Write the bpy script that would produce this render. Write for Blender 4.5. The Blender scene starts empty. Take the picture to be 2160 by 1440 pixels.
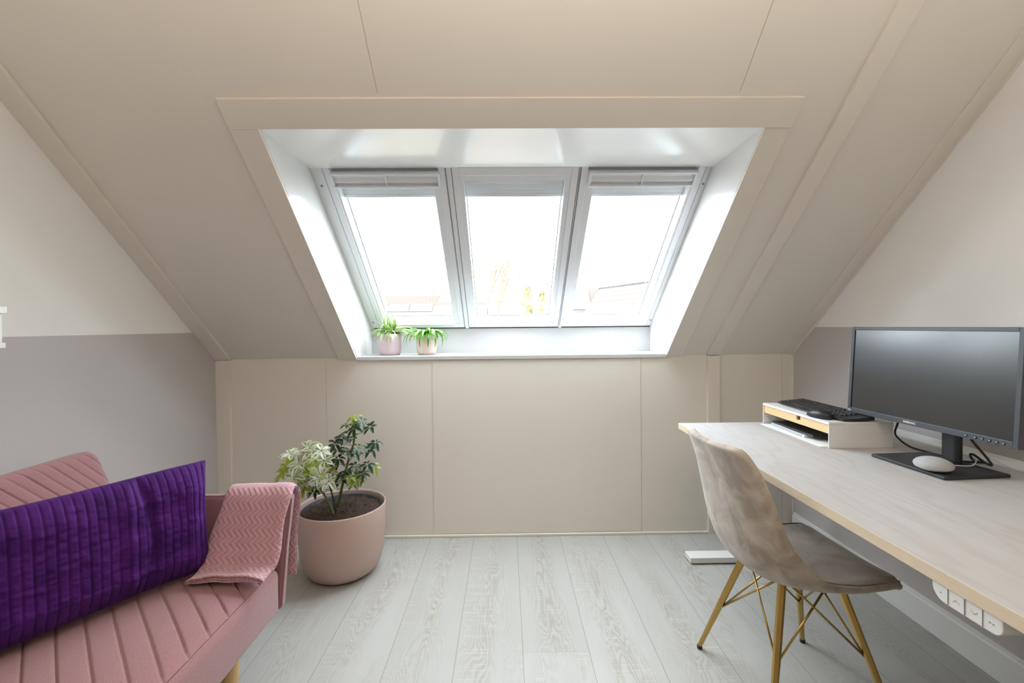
import bpy, bmesh, math, random
from mathutils import Vector, Matrix, noise
random.seed(7)
V = Vector
sc = bpy.context.scene
C = sc.collection
PI = math.pi
H = 1.2                       # camera height

# ------------------------------------------------------------------ camera
yaw, pitch, roll = 0.0129, -0.01018, -0.00925
f_ = V((math.sin(yaw)*math.cos(pitch), math.cos(yaw)*math.cos(pitch), math.sin(pitch)))
r0 = V((math.cos(yaw), -math.sin(yaw), 0)); u0 = r0.cross(f_)
rr = r0*math.cos(roll) + u0*math.sin(roll); uu = rr.cross(f_)
cd = bpy.data.cameras.new('camera'); cam = bpy.data.objects.new('camera', cd); C.objects.link(cam)
M = Matrix((rr, uu, -f_)).transposed().to_4x4(); M.translation = V((0, 0, H)); cam.matrix_world = M
cd.sensor_width = 36; cd.lens = 960.5/2160*36; cd.shift_y = -22.77/2160; cd.clip_start = 0.02; cd.clip_end = 300
sc.camera = cam
# ------------------------------------------------------------------ world, exposure
w = bpy.data.worlds.new('sky'); sc.world = w; w.use_nodes = True
bg = w.node_tree.nodes['Background']; bg.inputs[0].default_value = (0.86, 0.93, 1.0, 1); bg.inputs[1].default_value = 14.0
sc.view_settings.view_transform = 'Standard'; sc.view_settings.look = 'None'
sc.view_settings.gamma = 1; sc.view_settings.use_curve_mapping = False; sc.view_settings.exposure = 0.26

def portal(name, loc, rot, sx, sy):
    l = bpy.data.lights.new(name, 'AREA'); l.shape = 'RECTANGLE'; l.size = sx; l.size_y = sy
    l.cycles.is_portal = True
    o = bpy.data.objects.new(name, l); C.objects.link(o); o.location = loc; o.rotation_euler = rot
# fill light added behind the camera, in an unseen uplighter built further down
CEIL = 2.62
UP = (0.12, -0.22, 1.66)
l_ = bpy.data.lights.new('fill_light', 'AREA'); l_.shape = 'DISK'; l_.size = .34; l_.energy = 42; l_.color = (1.0, 0.91, 0.81)
o_ = bpy.data.objects.new('fill_light', l_); C.objects.link(o_); o_.location = UP; o_.rotation_euler = (math.pi, 0, 0)

# ------------------------------------------------------------------ materials
def nt(name):
    m = bpy.data.materials.new(name); m.use_nodes = True
    t = m.node_tree; b = t.nodes['Principled BSDF']
    return m, t, b
def N(t, typ, **kw):
    n = t.nodes.new(typ)
    for k, v in kw.items():
        if k.startswith('i_'):
            n.inputs[k[2:].replace('_', ' ')].default_value = v
        else: setattr(n, k, v)
    return n
def L(t, a, b): t.links.new(a, b)
def math_(t, op, a, b=None, c=None):
    n = t.nodes.new('ShaderNodeMath'); n.operation = op
    for i, x in enumerate((a, b, c)):
        if x is None: continue
        if isinstance(x, (int, float)): n.inputs[i].default_value = x
        else: t.links.new(x, n.inputs[i])
    return n.outputs[0]
def mixc(t, fac, a, b, mode='MIX'):
    n = t.nodes.new('ShaderNodeMix'); n.data_type = 'RGBA'; n.blend_type = mode
    for s, x in ((n.inputs[0], fac), (n.inputs[6], a), (n.inputs[7], b)):
        if isinstance(x, (int, float)): s.default_value = x
        elif isinstance(x, tuple): s.default_value = (*x[:3], 1)
        else: t.links.new(x, s)
    return n.outputs[2]
def bump(t, b, h, strength=.3, dist=.002):
    n = t.nodes.new('ShaderNodeBump'); n.inputs['Strength'].default_value = strength; n.inputs['Distance'].default_value = dist
    t.links.new(h, n.inputs['Height']); t.links.new(n.outputs[0], b.inputs['Normal'])
def mat(name, col, rough=.5, metal=0, var=.0, vscale=8, bs=0, bscale=60, bd=.001, spec=.5, sheen=0, coat=0, stretch=(1, 1, 1)):
    m, t, b = nt(name)
    b.inputs['Roughness'].default_value = rough; b.inputs['Metallic'].default_value = metal
    b.inputs['Specular IOR Level'].default_value = spec
    if sheen: b.inputs['Sheen Weight'].default_value = sheen; b.inputs['Sheen Roughness'].default_value = .4
    if coat: b.inputs['Coat Weight'].default_value = coat; b.inputs['Coat Roughness'].default_value = .08
    tc = N(t, 'ShaderNodeTexCoord'); mp = N(t, 'ShaderNodeMapping'); mp.inputs['Scale'].default_value = stretch
    L(t, tc.outputs['Object'], mp.inputs[0])
    nz = N(t, 'ShaderNodeTexNoise'); nz.inputs['Scale'].default_value = vscale; nz.inputs['Detail'].default_value = 4
    L(t, mp.outputs[0], nz.inputs[0])
    k = var if var else .02
    c = mixc(t, nz.outputs[0], tuple(x*(1-k) for x in col), tuple(min(1, x*(1+k)) for x in col))
    L(t, c, b.inputs['Base Color'])
    if bs:
        n2 = N(t, 'ShaderNodeTexNoise'); n2.inputs['Scale'].default_value = bscale; n2.inputs['Detail'].default_value = 3
        L(t, mp.outputs[0], n2.inputs[0]); bump(t, b, n2.outputs[0], bs, bd)
    return m

CREAM = (.775, .73, .66)
m_panel = mat('cream_panel', CREAM, .42, var=.015, vscale=2, bs=.08, bscale=220, bd=.0006)
m_trim = mat('cream_trim', (.79, .735, .66), .38, bs=.05, bscale=150, bd=.0005)
m_seam = mat('panel_seam', (.50, .43, .33), .7)
m_lining = mat('white_lining', (.80, .79, .775), .2, bs=.03, bscale=60, bd=.0006, spec=.6)
m_lining_top = mat('glossy_white_lightened', (.93, .92, .895), .18, bs=.03, bscale=20, bd=.0006, spec=.8)  # white lining lightened in colour, standing in for light reflected onto the top
m_upstand = mat('satin_white_darkened', (.56, .555, .555), .35)  # white lining darkened in colour, to tone down the skylight falling on it
m_white = mat('white_pvc', (.80, .81, .83), .28, bs=.05, bscale=300, bd=.0003)
m_white2 = mat('white_lacquer', (.80, .80, .78), .35)
m_upper = mat('offwhite_wall_paint', (.88, .87, .85), .75, var=.02, vscale=3, bs=.25, bscale=260, bd=.0008)
m_lower = mat('taupe_wall_paint', (.545, .51, .505), .7, var=.02, vscale=3, bs=.25, bscale=260, bd=.0008)
m_dark = mat('black_gasket', (.03, .03, .035), .6)
m_grey = mat('grey_seal', (.28, .29, .31), .5)
m_blind = mat('blind_cassette_grey', (.70, .72, .74), .4)
m_flap = mat('white_flap', (.86, .88, .90), .35)
m_black = mat('black_plastic', (.018, .018, .02), .42, bs=.1, bscale=500, bd=.0002)
m_black_m = mat('matt_black_plastic', (.025, .026, .029), .5)
m_key = mat('black_key', (.035, .035, .037), .38)
m_bezel = mat('graphite_bezel', (.060, .066, .078), .42, var=.1, vscale=120, stretch=(1, 1, 10))
m_gold = mat('brushed_gold', (.50, .335, .11), .34, metal=1, var=.08, vscale=30)
m_soil = mat('potting_soil', (.045, .026, .016), .95, var=.75, vscale=90, bs=1, bscale=110, bd=.01)
m_pot = mat('dusty_pink_pot', (.49, .355, .305), .42, bs=.05, bscale=300, bd=.0003)
m_potin = mat('pot_inside', (.40, .28, .23), .6)
m_pot1 = mat('mauve_pink_pot', (.58, .45, .48), .4)
m_pot2 = mat('blush_pink_pot', (.74, .58, .53), .4)
m_stem = mat('green_stem', (.10, .15, .04), .5, var=.4, vscale=40)
m_beech = mat('beech_wood', (.62, .40, .17), .4, var=.18, vscale=30, stretch=(6, 6, .6))
m_bamboo = mat('bamboo', (.80, .56, .30), .45, var=.12, vscale=40, stretch=(4, .5, 14))
m_edge = mat('birch_edge', (.72, .60, .44), .45, var=.1, vscale=30, stretch=(1, .4, 3))
m_paper = mat('white_paper', (.82, .83, .84), .7)
m_steel = mat('grey_coated_wire', (.45, .46, .48), .35, metal=.6)
m_logo = mat('silver_print', (.85, .86, .88), .4)
m_led = mat('blue_sticker', (.35, .55, .70), .4)
m_cloth_w = mat('grey_white_knit', (.42, .43, .44), .9, var=.15, vscale=400, bs=.5, bscale=500, bd=.0006)

def fabric(name, c1, c2, scale=350, rough=.95, sheen=.3, bs=.5, big=0):
    m, t, b = nt(name); b.inputs['Roughness'].default_value = rough
    b.inputs['Sheen Weight'].default_value = sheen; b.inputs['Specular IOR Level'].default_value = .15
    tc = N(t, 'ShaderNodeTexCoord')
    n1 = N(t, 'ShaderNodeTexNoise'); n1.inputs['Scale'].default_value = scale; n1.inputs['Detail'].default_value = 3
    L(t, tc.outputs['Object'], n1.inputs[0])
    rmp = N(t, 'ShaderNodeValToRGB'); rmp.color_ramp.elements[0].position = .32; rmp.color_ramp.elements[1].position = .68
    rmp.color_ramp.elements[0].color = (*c1, 1); rmp.color_ramp.elements[1].color = (*c2, 1)
    L(t, n1.outputs[0], rmp.inputs[0]); col = rmp.outputs[0]
    if big:
        n2 = N(t, 'ShaderNodeTexNoise'); n2.inputs['Scale'].default_value = big; n2.inputs['Detail'].default_value = 5; n2.inputs['Distortion'].default_value = .6
        L(t, tc.outputs['Object'], n2.inputs[0])
        r2 = N(t, 'ShaderNodeValToRGB'); r2.color_ramp.elements[0].position = .38; r2.color_ramp.elements[1].position = .66
        r2.color_ramp.elements[0].color = (.60, .57, .54, 1); r2.color_ramp.elements[1].color = (1, 1, 1, 1)
        L(t, n2.outputs[0], r2.inputs[0]); col = mixc(t, 1.0, col, r2.outputs[0], 'MULTIPLY')
    L(t, col, b.inputs['Base Color']); bump(t, b, n1.outputs[0], bs, .0012)
    return m
m_sofa = fabric('pink_felt', (.29, .140, .150), (.38, .200, .210), 420, bs=.25)
m_piping = fabric('pink_piping', (.35, .18, .19), (.44, .24, .25), 260)
m_purple = fabric('purple_velvet', (.040, .005, .092), (.078, .012, .165), 18, rough=.7, sheen=.04, bs=.15)
m_velvet = fabric('taupe_velvet', (.50, .43, .365), (.58, .505, .43), 400, rough=.8, sheen=.5, bs=.15, big=13)
m_velvet2 = fabric('taupe_velvet_seat', (.40, .345, .30), (.46, .40, .35), 400, rough=.7, sheen=.4, bs=.15, big=7)

def throw_mat():
    m, t, b = nt('pink_herringbone_knit'); b.inputs['Roughness'].default_value = .95; b.inputs['Sheen Weight'].default_value = .35
    b.inputs['Specular IOR Level'].default_value = .1
    uv = N(t, 'ShaderNodeUVMap'); sp = N(t, 'ShaderNodeSeparateXYZ'); L(t, uv.outputs[0], sp.inputs[0])
    tri = math_(t, 'PINGPONG', sp.outputs[1], .0210)
    ph = math_(t, 'DIVIDE', math_(t, 'ADD', sp.outputs[0], math_(t, 'MULTIPLY', tri, 1.05)), .0195)
    fr = math_(t, 'FRACT', ph)
    hgt = math_(t, 'PINGPONG', math_(t, 'POWER', fr, .6), .55)
    rib = math_(t, 'MULTIPLY', math_(t, 'SINE', math_(t, 'MULTIPLY', ph, 38.)), .018)
    h2 = math_(t, 'ADD', hgt, rib)
    c = mixc(t, math_(t, 'MULTIPLY', hgt, 1.6), (.46, .245, .275), (.60, .365, .405))
    L(t, c, b.inputs['Base Color']); bump(t, b, h2, .7, .007)
    return m
m_throw = throw_mat()

def floor_mat():
    m, t, b = nt('pale_oak_planks'); b.inputs['Roughness'].default_value = .38; b.inputs['Specular IOR Level'].default_value = .45
    tc = N(t, 'ShaderNodeTexCoord'); sp = N(t, 'ShaderNodeSeparateXYZ'); L(t, tc.outputs['Object'], sp.inputs[0])
    X, Y = sp.outputs[0], sp.outputs[1]
    k = math_(t, 'DIVIDE', math_(t, 'ADD', X, .43821+10*.24431), .24431)
    pi_ = math_(t, 'FLOOR', k); fx = math_(t, 'FRACT', k)
    wn = N(t, 'ShaderNodeTexWhiteNoise', noise_dimensions='1D'); L(t, pi_, wn.inputs['W'])
    yo = math_(t, 'ADD', math_(t, 'DIVIDE', Y, 2.6), math_(t, 'MULTIPLY', math_(t, 'FRACT', math_(t, 'ADD', wn.outputs[0], .25)), 1.0))
    pj = math_(t, 'FLOOR', yo); fy = math_(t, 'FRACT', yo)
    wn2 = N(t, 'ShaderNodeTexWhiteNoise', noise_dimensions='2D'); cb = N(t, 'ShaderNodeCombineXYZ'); L(t, pi_, cb.inputs[0]); L(t, pj, cb.inputs[1]); L(t, cb.outputs[0], wn2.inputs[0])
    rnd = wn2.outputs[0]
    # grain coordinates: cathedral contours
    g = N(t, 'ShaderNodeCombineXYZ')
    L(t, math_(t, 'MULTIPLY', math_(t, 'SUBTRACT', fx, .5), 1.35), g.inputs[0])
    L(t, math_(t, 'ADD', math_(t, 'MULTIPLY', Y, 1.05), math_(t, 'MULTIPLY', rnd, 37.)), g.inputs[1])
    L(t, math_(t, 'MULTIPLY', rnd, 91.), g.inputs[2])
    n1 = N(t, 'ShaderNodeTexNoise'); n1.inputs['Scale'].default_value = 1.9; n1.inputs['Detail'].default_value = 2.2; n1.inputs['Roughness'].default_value = .45; n1.inputs['Distortion'].default_value = .5
    L(t, g.outputs[0], n1.inputs[0])
    bow = math_(t, 'MULTIPLY', math_(t, 'POWER', math_(t, 'ABSOLUTE', math_(t, 'SUBTRACT', fx, .5)), 2.0), 1.6)
    ring = math_(t, 'SINE', math_(t, 'MULTIPLY', math_(t, 'ADD', n1.outputs[0], bow), 120.))
    ring = math_(t, 'MULTIPLY', math_(t, 'ADD', ring, 1.), .5)
    # fine fibre
    g2 = N(t, 'ShaderNodeCombineXYZ'); L(t, math_(t, 'MULTIPLY', X, 260.), g2.inputs[0]); L(t, math_(t, 'MULTIPLY', Y, 9.), g2.inputs[1]); L(t, rnd, g2.inputs[2])
    n2 = N(t, 'ShaderNodeTexNoise'); n2.inputs['Scale'].default_value = 1.; n2.inputs['Detail'].default_value = 3; L(t, g2.outputs[0], n2.inputs[0])
    g3 = N(t, 'ShaderNodeCombineXYZ'); L(t, math_(t, 'MULTIPLY', X, 9.), g3.inputs[0]); L(t, math_(t, 'MULTIPLY', Y, 1.6), g3.inputs[1]); L(t, rnd, g3.inputs[2])
    n3 = N(t, 'ShaderNodeTexNoise'); n3.inputs['Scale'].default_value = 1.; n3.inputs['Detail'].default_value = 4; L(t, g3.outputs[0], n3.inputs[0])
    # saw marks across
    g4 = N(t, 'ShaderNodeCombineXYZ'); L(t, math_(t, 'MULTIPLY', X, 5.), g4.inputs[0]); L(t, math_(t, 'MULTIPLY', Y, 150.), g4.inputs[1]); L(t, rnd, g4.inputs[2])
    n4 = N(t, 'ShaderNodeTexNoise'); n4.inputs['Scale'].default_value = 1.; n4.inputs['Detail'].default_value = 1; L(t, g4.outputs[0], n4.inputs[0])
    saw = math_(t, 'MULTIPLY', math_(t, 'GREATER_THAN', n4.outputs[0], .60), math_(t, 'GREATER_THAN', n3.outputs[0], .54))
    mask = N(t, 'ShaderNodeMapRange'); mask.inputs[1].default_value = .36; mask.inputs[2].default_value = .60; L(t, n3.outputs[0], mask.inputs[0])
    edge = math_(t, 'SUBTRACT', 1., math_(t, 'MULTIPLY', math_(t, 'ABSOLUTE', math_(t, 'SUBTRACT', fx, .5)), 1.5))
    rm = math_(t, 'MULTIPLY', math_(t, 'MULTIPLY', ring, mask.outputs[0]), edge)
    c0 = mixc(t, rnd, (.44, .445, .43), (.495, .50, .49))
    c1 = mixc(t, math_(t, 'MULTIPLY', n3.outputs[0], .75), c0, (.40, .385, .365))
    c2 = mixc(t, math_(t, 'MULTIPLY', rm, .78), c1, (.31, .28, .24))
    c3 = mixc(t, math_(t, 'MULTIPLY', n2.outputs[0], .28), c2, (.42, .40, .35))
    c4 = mixc(t, math_(t, 'MULTIPLY', saw, .13), c3, (.75, .74, .70))
    gap = math_(t, 'MAXIMUM', math_(t, 'LESS_THAN', math_(t, 'MINIMUM', fx, math_(t, 'SUBTRACT', 1., fx)), .0045),
                math_(t, 'MULTIPLY', math_(t, 'LESS_THAN', fy, .0005), .45))
    c5 = mixc(t, math_(t, 'MULTIPLY', gap, .8), c4, (.20, .175, .14))
    L(t, c5, b.inputs['Base Color'])
    bump(t, b, math_(t, 'SUBTRACT', math_(t, 'MULTIPLY', n2.outputs[0], .3), gap), .25, .001)
    return m
m_floor = floor_mat()

def desk_mat():
    m, t, b = nt('pale_birch_veneer'); b.inputs['Roughness'].default_value = .42
    tc = N(t, 'ShaderNodeTexCoord'); mp = N(t, 'ShaderNodeMapping'); mp.inputs['Scale'].default_value = (5, .8, 1)
    mp.inputs['Rotation'].default_value = (0, 0, .12); L(t, tc.outputs['Object'], mp.inputs[0])
    n1 = N(t, 'ShaderNodeTexNoise'); n1.inputs['Scale'].default_value = 1.4; n1.inputs['Detail'].default_value = 3; n1.inputs['Distortion'].default_value = .4; L(t, mp.outputs[0], n1.inputs[0])
    ring = math_(t, 'POWER', math_(t, 'ABSOLUTE', math_(t, 'SINE', math_(t, 'MULTIPLY', n1.outputs[0], 26.))), 6.)
    n2 = N(t, 'ShaderNodeTexNoise'); n2.inputs['Scale'].default_value = 14; n2.inputs['Detail'].default_value = 4; L(t, mp.outputs[0], n2.inputs[0])
    c = mixc(t, n2.outputs[0], (.475, .46, .455), (.54, .53, .53))
    c = mixc(t, math_(t, 'MULTIPLY', ring, .28), c, (.42, .345, .30)); L(t, c, b.inputs['Base Color'])
    return m
m_desk = desk_mat()

def leaf_mat(name, mid, edge, width=.55, rough=.35, patch=0):
    m, t, b = nt(name); b.inputs['Roughness'].default_value = rough; b.inputs['Specular IOR Level'].default_value = .5
    uv = N(t, 'ShaderNodeUVMap'); sp = N(t, 'ShaderNodeSeparateXYZ'); L(t, uv.outputs[0], sp.inputs[0])
    a = math_(t, 'MULTIPLY', math_(t, 'ABSOLUTE', math_(t, 'SUBTRACT', sp.outputs[0], .5)), 2.)
    tc = N(t, 'ShaderNodeTexCoord'); nz = N(t, 'ShaderNodeTexNoise'); nz.inputs['Scale'].default_value = 60 if patch else 25; L(t, tc.outputs['Object'], nz.inputs[0])
    a = math_(t, 'ADD', a, math_(t, 'MULTIPLY', math_(t, 'SUBTRACT', nz.outputs[0], .5), 1.6 if patch else .4))
    fac = math_(t, 'GREATER_THAN', a, width)
    c = mixc(t, fac, mid, edge)
    n3 = N(t, 'ShaderNodeTexNoise'); n3.inputs['Scale'].default_value = 12; L(t, tc.outputs['Object'], n3.inputs[0])
    c = mixc(t, math_(t, 'MULTIPLY', n3.outputs[0], .5), c, tuple(x*.55 for x in mid)); L(t, c, b.inputs['Base Color'])
    tr = N(t, 'ShaderNodeBsdfTranslucent'); L(t, c, tr.inputs[0])
    mx = N(t, 'ShaderNodeMixShader'); mx.inputs[0].default_value = .3
    L(t, b.outputs[0], mx.inputs[1]); L(t, tr.outputs[0], mx.inputs[2]); L(t, mx.outputs[0], t.nodes['Material Output'].inputs[0])
    return m
m_leaf_light = leaf_mat('variegated_leaf', (.24, .32, .12), (.80, .82, .66), .2, patch=1)
m_leaf_dark = leaf_mat('dark_green_leaf', (.022, .05, .022), (.16, .21, .06), .85)
m_leaf_yel = leaf_mat('yellow_green_leaf', (.30, .36, .05), (.45, .50, .12), .7)
m_leaf_sp = leaf_mat('striped_spider_leaf', (.14, .30, .03), (.66, .74, .40), .55)
m_leaf_gr = leaf_mat('fresh_green_leaf', (.10, .30, .015), (.20, .42, .04), .9, rough=.25)
m_leaf_or = mat('dry_orange_leaf', (.55, .25, .03), .6)

def glass_mat():
    m = bpy.data.materials.new('window_glass'); m.use_nodes = True; t = m.node_tree; t.nodes.remove(t.nodes['Principled BSDF'])
    tr = N(t, 'ShaderNodeBsdfTransparent'); tr.inputs[0].default_value = (.93, .95, .95, 1)
    gl = N(t, 'ShaderNodeBsdfGlossy'); gl.inputs['Roughness'].default_value = .02
    lw = N(t, 'ShaderNodeLayerWeight'); lw.inputs[0].default_value = .5
    fr = math_(t, 'ADD', math_(t, 'MULTIPLY', math_(t, 'POWER', lw.outputs['Facing'], 5.), .8), .035)
    mx = N(t, 'ShaderNodeMixShader'); L(t, fr, mx.inputs[0]); L(t, tr.outputs[0], mx.inputs[1]); L(t, gl.outputs[0], mx.inputs[2])
    L(t, mx.outputs[0], t.nodes['Material Output'].inputs[0]); return m
m_glass = glass_mat()
def screen_mat():
    m, t, b = nt('matt_monitor_screen')
    b.inputs['Roughness'].default_value = .21; b.inputs['Specular IOR Level'].default_value = 1.0
    tc = N(t, 'ShaderNodeTexCoord'); nz = N(t, 'ShaderNodeTexNoise'); nz.inputs['Scale'].default_value = 9; nz.inputs['Detail'].default_value = 5
    L(t, tc.outputs['Object'], nz.inputs[0])
    mr = N(t, 'ShaderNodeMapRange'); mr.inputs[1].default_value = .69; mr.inputs[2].default_value = .76; L(t, nz.outputs[0], mr.inputs[0])
    L(t, mixc(t, math_(t, 'MULTIPLY', mr.outputs[0], .06), (.012, .013, .016), (.4, .4, .42)), b.inputs['Base Color'])
    return m
m_screen = screen_mat()
def lamp_mat():
    m, t, b = nt('lit_lamp_shade'); b.inputs['Emission Color'].default_value = (1, .86, .68, 1); b.inputs['Emission Strength'].default_value = 3; return m

# ------------------------------------------------------------------ mesh helpers
def obj(name, bm, m, parent=None, smooth=False, bev=0, seg=2, sub=0, solid=0, off=-1):
    me = bpy.data.meshes.new(name); bm.normal_update(); bm.to_mesh(me); bm.free()
    for x in (m if isinstance(m, (list, tuple)) else [m]): me.materials.append(x)
    o = bpy.data.objects.new(name, me); C.objects.link(o)
    if smooth: me.polygons.foreach_set('use_smooth', [True]*len(me.polygons))
    if solid: md = o.modifiers.new('s', 'SOLIDIFY'); md.thickness = solid; md.offset = off
    if bev:
        md = o.modifiers.new('b', 'BEVEL'); md.width = bev; md.segments = seg; md.limit_method = 'ANGLE'; md.angle_limit = .6
    if sub: md = o.modifiers.new('u', 'SUBSURF'); md.levels = sub; md.render_levels = sub
    if parent:
        o.parent = parent
        if parent.type == 'EMPTY' and parent.get('_o') is None: pass
    return o
def tag(o, label=None, cat=None, group=None, kind=None):
    if label: o['label'] = label
    if cat: o['category'] = cat
    if group: o['group'] = group
    if kind: o['kind'] = kind
    return o
def struct(o, label=None): return tag(o, label, None, None, 'structure')
def thing(name, label, cat, loc, rz=0, group=None, kind=None):
    """Empty at the thing's base; its parts are built in its own coordinates."""
    o = bpy.data.objects.new(name, None); C.objects.link(o); o.location = loc; o.rotation_euler = (0, 0, rz)
    o.empty_display_size = .05
    return tag(o, label, cat, group, kind)
def box(bm, x0, x1, y0, y1, z0, z1, mi=0, mtx=None):
    vs = [bm.verts.new((x, y, z)) for x in (x0, x1) for y in (y0, y1) for z in (z0, z1)]
    for f in ((0, 1, 3, 2), (4, 6, 7, 5), (0, 4, 5, 1), (2, 3, 7, 6), (0, 2, 6, 4), (1, 5, 7, 3)):
        q = bm.faces.new([vs[i] for i in f]); q.material_index = mi
    if mtx is not None: bmesh.ops.transform(bm, matrix=mtx, verts=vs)
    return vs
def prism(bm, pts, vec, mi=0):
    a = [bm.verts.new(V(p)) for p in pts]; b = [bm.verts.new(V(p)+V(vec)) for p in pts]; n = len(pts)
    fs = [bm.faces.new(a), bm.faces.new(b[::-1])] + [bm.faces.new((a[i], b[i], b[(i+1) % n], a[(i+1) % n])) for i in range(n)]
    for f in fs: f.material_index = mi
    bmesh.ops.recalc_face_normals(bm, faces=fs)
def tube(bm, pts, r, n=8, cap=True, mi=0):
    pts = [V(p) for p in pts]; rs = r if isinstance(r, (list, tuple)) else [r]*len(pts)
    rings = []; ref = V((0, 0, 1))
    d0 = (pts[1]-pts[0]).normalized()
    if abs(d0.dot(ref)) > .9: ref = V((1, 0, 0))
    a = d0.cross(ref).normalized()
    for i, p in enumerate(pts):
        d = ((pts[min(i+1, len(pts)-1)]-pts[max(i-1, 0)])).normalized()
        a = (a - d*a.dot(d)).normalized(); b = d.cross(a)
        rings.append([bm.verts.new(p + (a*math.cos(2*PI*k/n)+b*math.sin(2*PI*k/n))*rs[i]) for k in range(n)])
    fs = []
    for i in range(len(rings)-1):
        for k in range(n):
            fs.append(bm.faces.new((rings[i][k], rings[i][(k+1) % n], rings[i+1][(k+1) % n], rings[i+1][k])))
    if cap: fs += [bm.faces.new(rings[0][::-1]), bm.faces.new(rings[-1])]
    for f in fs: f.material_index = mi
def lathe(bm, prof, n=48, c=(0, 0), mi=0):
    rings = []
    for r, z in prof:
        if r < 1e-5: rings.append([bm.verts.new((c[0], c[1], z))])
        else: rings.append([bm.verts.new((c[0]+r*math.cos(2*PI*k/n), c[1]+r*math.sin(2*PI*k/n), z)) for k in range(n)])
    for i in range(len(rings)-1):
        A, B = rings[i], rings[i+1]
        for k in range(n):
            k2 = (k+1) % n
            if len(A) == 1 and len(B) == 1: continue
            if len(A) == 1: f = bm.faces.new((A[0], B[k2], B[k]))
            elif len(B) == 1: f = bm.faces.new((A[k], A[k2], B[0]))
            else: f = bm.faces.new((A[k], A[k2], B[k2], B[k]))
            f.material_index = mi
def grid(bm, fn, us, vs, uvfn=None, mi=0, flip=False):
    uvl = bm.loops.layers.uv.verify()
    P = [[bm.verts.new(fn(u, v)) for v in vs] for u in us]
    for i in range(len(us)-1):
        for j in range(len(vs)-1):
            q = [(i, j), (i+1, j), (i+1, j+1), (i, j+1)]
            if flip: q = q[::-1]
            f = bm.faces.new([P[a][b] for a, b in q]); f.material_index = mi; f.smooth = True
            for lp, (a, b) in zip(f.loops, q):
                lp[uvl].uv = uvfn(us[a], vs[b]) if uvfn else (us[a], vs[b])
    return P
def lin(a, b, n): return [a+(b-a)*i/(n-1) for i in range(n)]
def interp(tab, s):
    for (a, va), (b, vb) in zip(tab, tab[1:]):
        if s <= b:
            k = (s-a)/(b-a) if b > a else 0; k = max(0, min(1, k)); return va+(vb-va)*k
def sinterp(tab, s):
    n = len(tab)
    for i in range(n-1):
        (a, va), (b, vb) = tab[i], tab[i+1]
        if s <= b or i == n-2:
            k = max(0, min(1, (s-a)/(b-a)))
            sl = lambda j: (tab[min(j+1, n-1)][1]-tab[max(j-1, 0)][1])/(tab[min(j+1, n-1)][0]-tab[max(j-1, 0)][0])
            h = b-a; m0, m1 = sl(i)*h, sl(i+1)*h
            return (2*k**3-3*k*k+1)*va+(k**3-2*k*k+k)*m0+(3*k*k-2*k**3)*vb+(k**3-k*k)*m1
    return tab[-1][1]
def smooth_path(P, n, closed=False):
    """Catmull-Rom through points"""
    P = [V(p) for p in P]; out = []
    m = len(P)-1
    for i in range(n):
        s = i/(n-1)*m; k = min(int(s), m-1); t = s-k
        p0, p1, p2, p3 = P[max(k-1, 0)], P[k], P[k+1], P[min(k+2, m)]
        out.append(.5*((2*p1)+(p2-p0)*t+(2*p0-5*p1+4*p2-p3)*t*t+(3*p1-p0-3*p2+p3)*t**3))
    return out

# ================================================================== ROOM
D = 2.599; XL = -1.638; XR = 1.647; ZK = H-.1748; SL = .867
roofz = lambda y: ZK + SL*(D-y)
RN = V((0, SL, 1)).normalized()             # outward roof normal
YF = D-(CEIL-ZK)/SL                          # where the slope meets the flat ceiling
YB = -2.6                                    # wall behind the camera
OXa, OXb, OY = -.848, .914, 1.596            # skylight opening
# floor
bm = bmesh.new(); box(bm, XL-.1, XR+.1, YB-.1, D+.1, -.12, 0); struct(obj('floor', bm, m_floor), 'pale grey oak plank floor')
# knee wall
bm = bmesh.new(); box(bm, XL-.1, XR+.1, D, D+.1, 0, ZK)
for a, b in ((-1.638, -1.0255), (-1.0235, -.4275), (-.4255, .768), (.770, 1.582), (1.584, 1.647)):
    box(bm, a, b, D-.002, D, 0, ZK-.004)
struct(obj('wall_far', bm, m_panel), 'low cream panelled knee wall under the skylights')
bm = bmesh.new(); box(bm, -.42, .768, D-.004, D-.002, .02, ZK-.016); struct(obj('trim_0', bm, m_panel, None, bev=.001), 'wide raised cream panel in the knee wall')
# side walls
for nm, x, s in (('wall_left', XL, -1), ('wall_right', XR, 1)):
    bm = bmesh.new(); zp = 1.18; yp = D-(zp-ZK)/SL
    prism(bm, [(x, YB, 0), (x, D, 0), (x, D, ZK), (x, yp, zp), (x, YB, zp)], (s*.1, 0, 0), 1)
    prism(bm, [(x, YB, zp), (x, yp, zp), (x, YF, CEIL), (x, -.62, CEIL), (x, YB, CEIL-1.5)], (s*.1, 0, 0), 0)
    struct(obj(nm, bm, [m_upper, m_lower]), 'side wall, off-white above and taupe below')
bm = bmesh.new(); box(bm, XL-.1, XR+.1, YB-.1, YB, 0, 1.2); struct(obj('wall_near', bm, m_lower), 'low taupe wall behind the viewer')
# sloped ceiling with the skylight opening
bm = bmesh.new(); ext = RN*.40
P_ = lambda x, y: (x, y, roofz(y))
for q in ([P_(XL-.1, D+.02), P_(OXa-.014, D+.02), P_(OXa-.014, OY), P_(XL-.1, OY)], [P_(OXb+.014, D+.02), P_(XR+.1, D+.02), P_(XR+.1, OY), P_(OXb+.014, OY)],
          [P_(XL-.1, OY), P_(XR+.1, OY), P_(XR+.1, YF-.1), P_(XL-.1, YF-.1)]):
    prism(bm, q, ext)
prism(bm, [(XL-.1, YF+.02, CEIL), (XR+.1, YF+.02, CEIL), (XR+.1, -.70, CEIL), (XL-.1, -.70, CEIL)], (0, 0, .2))
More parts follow.
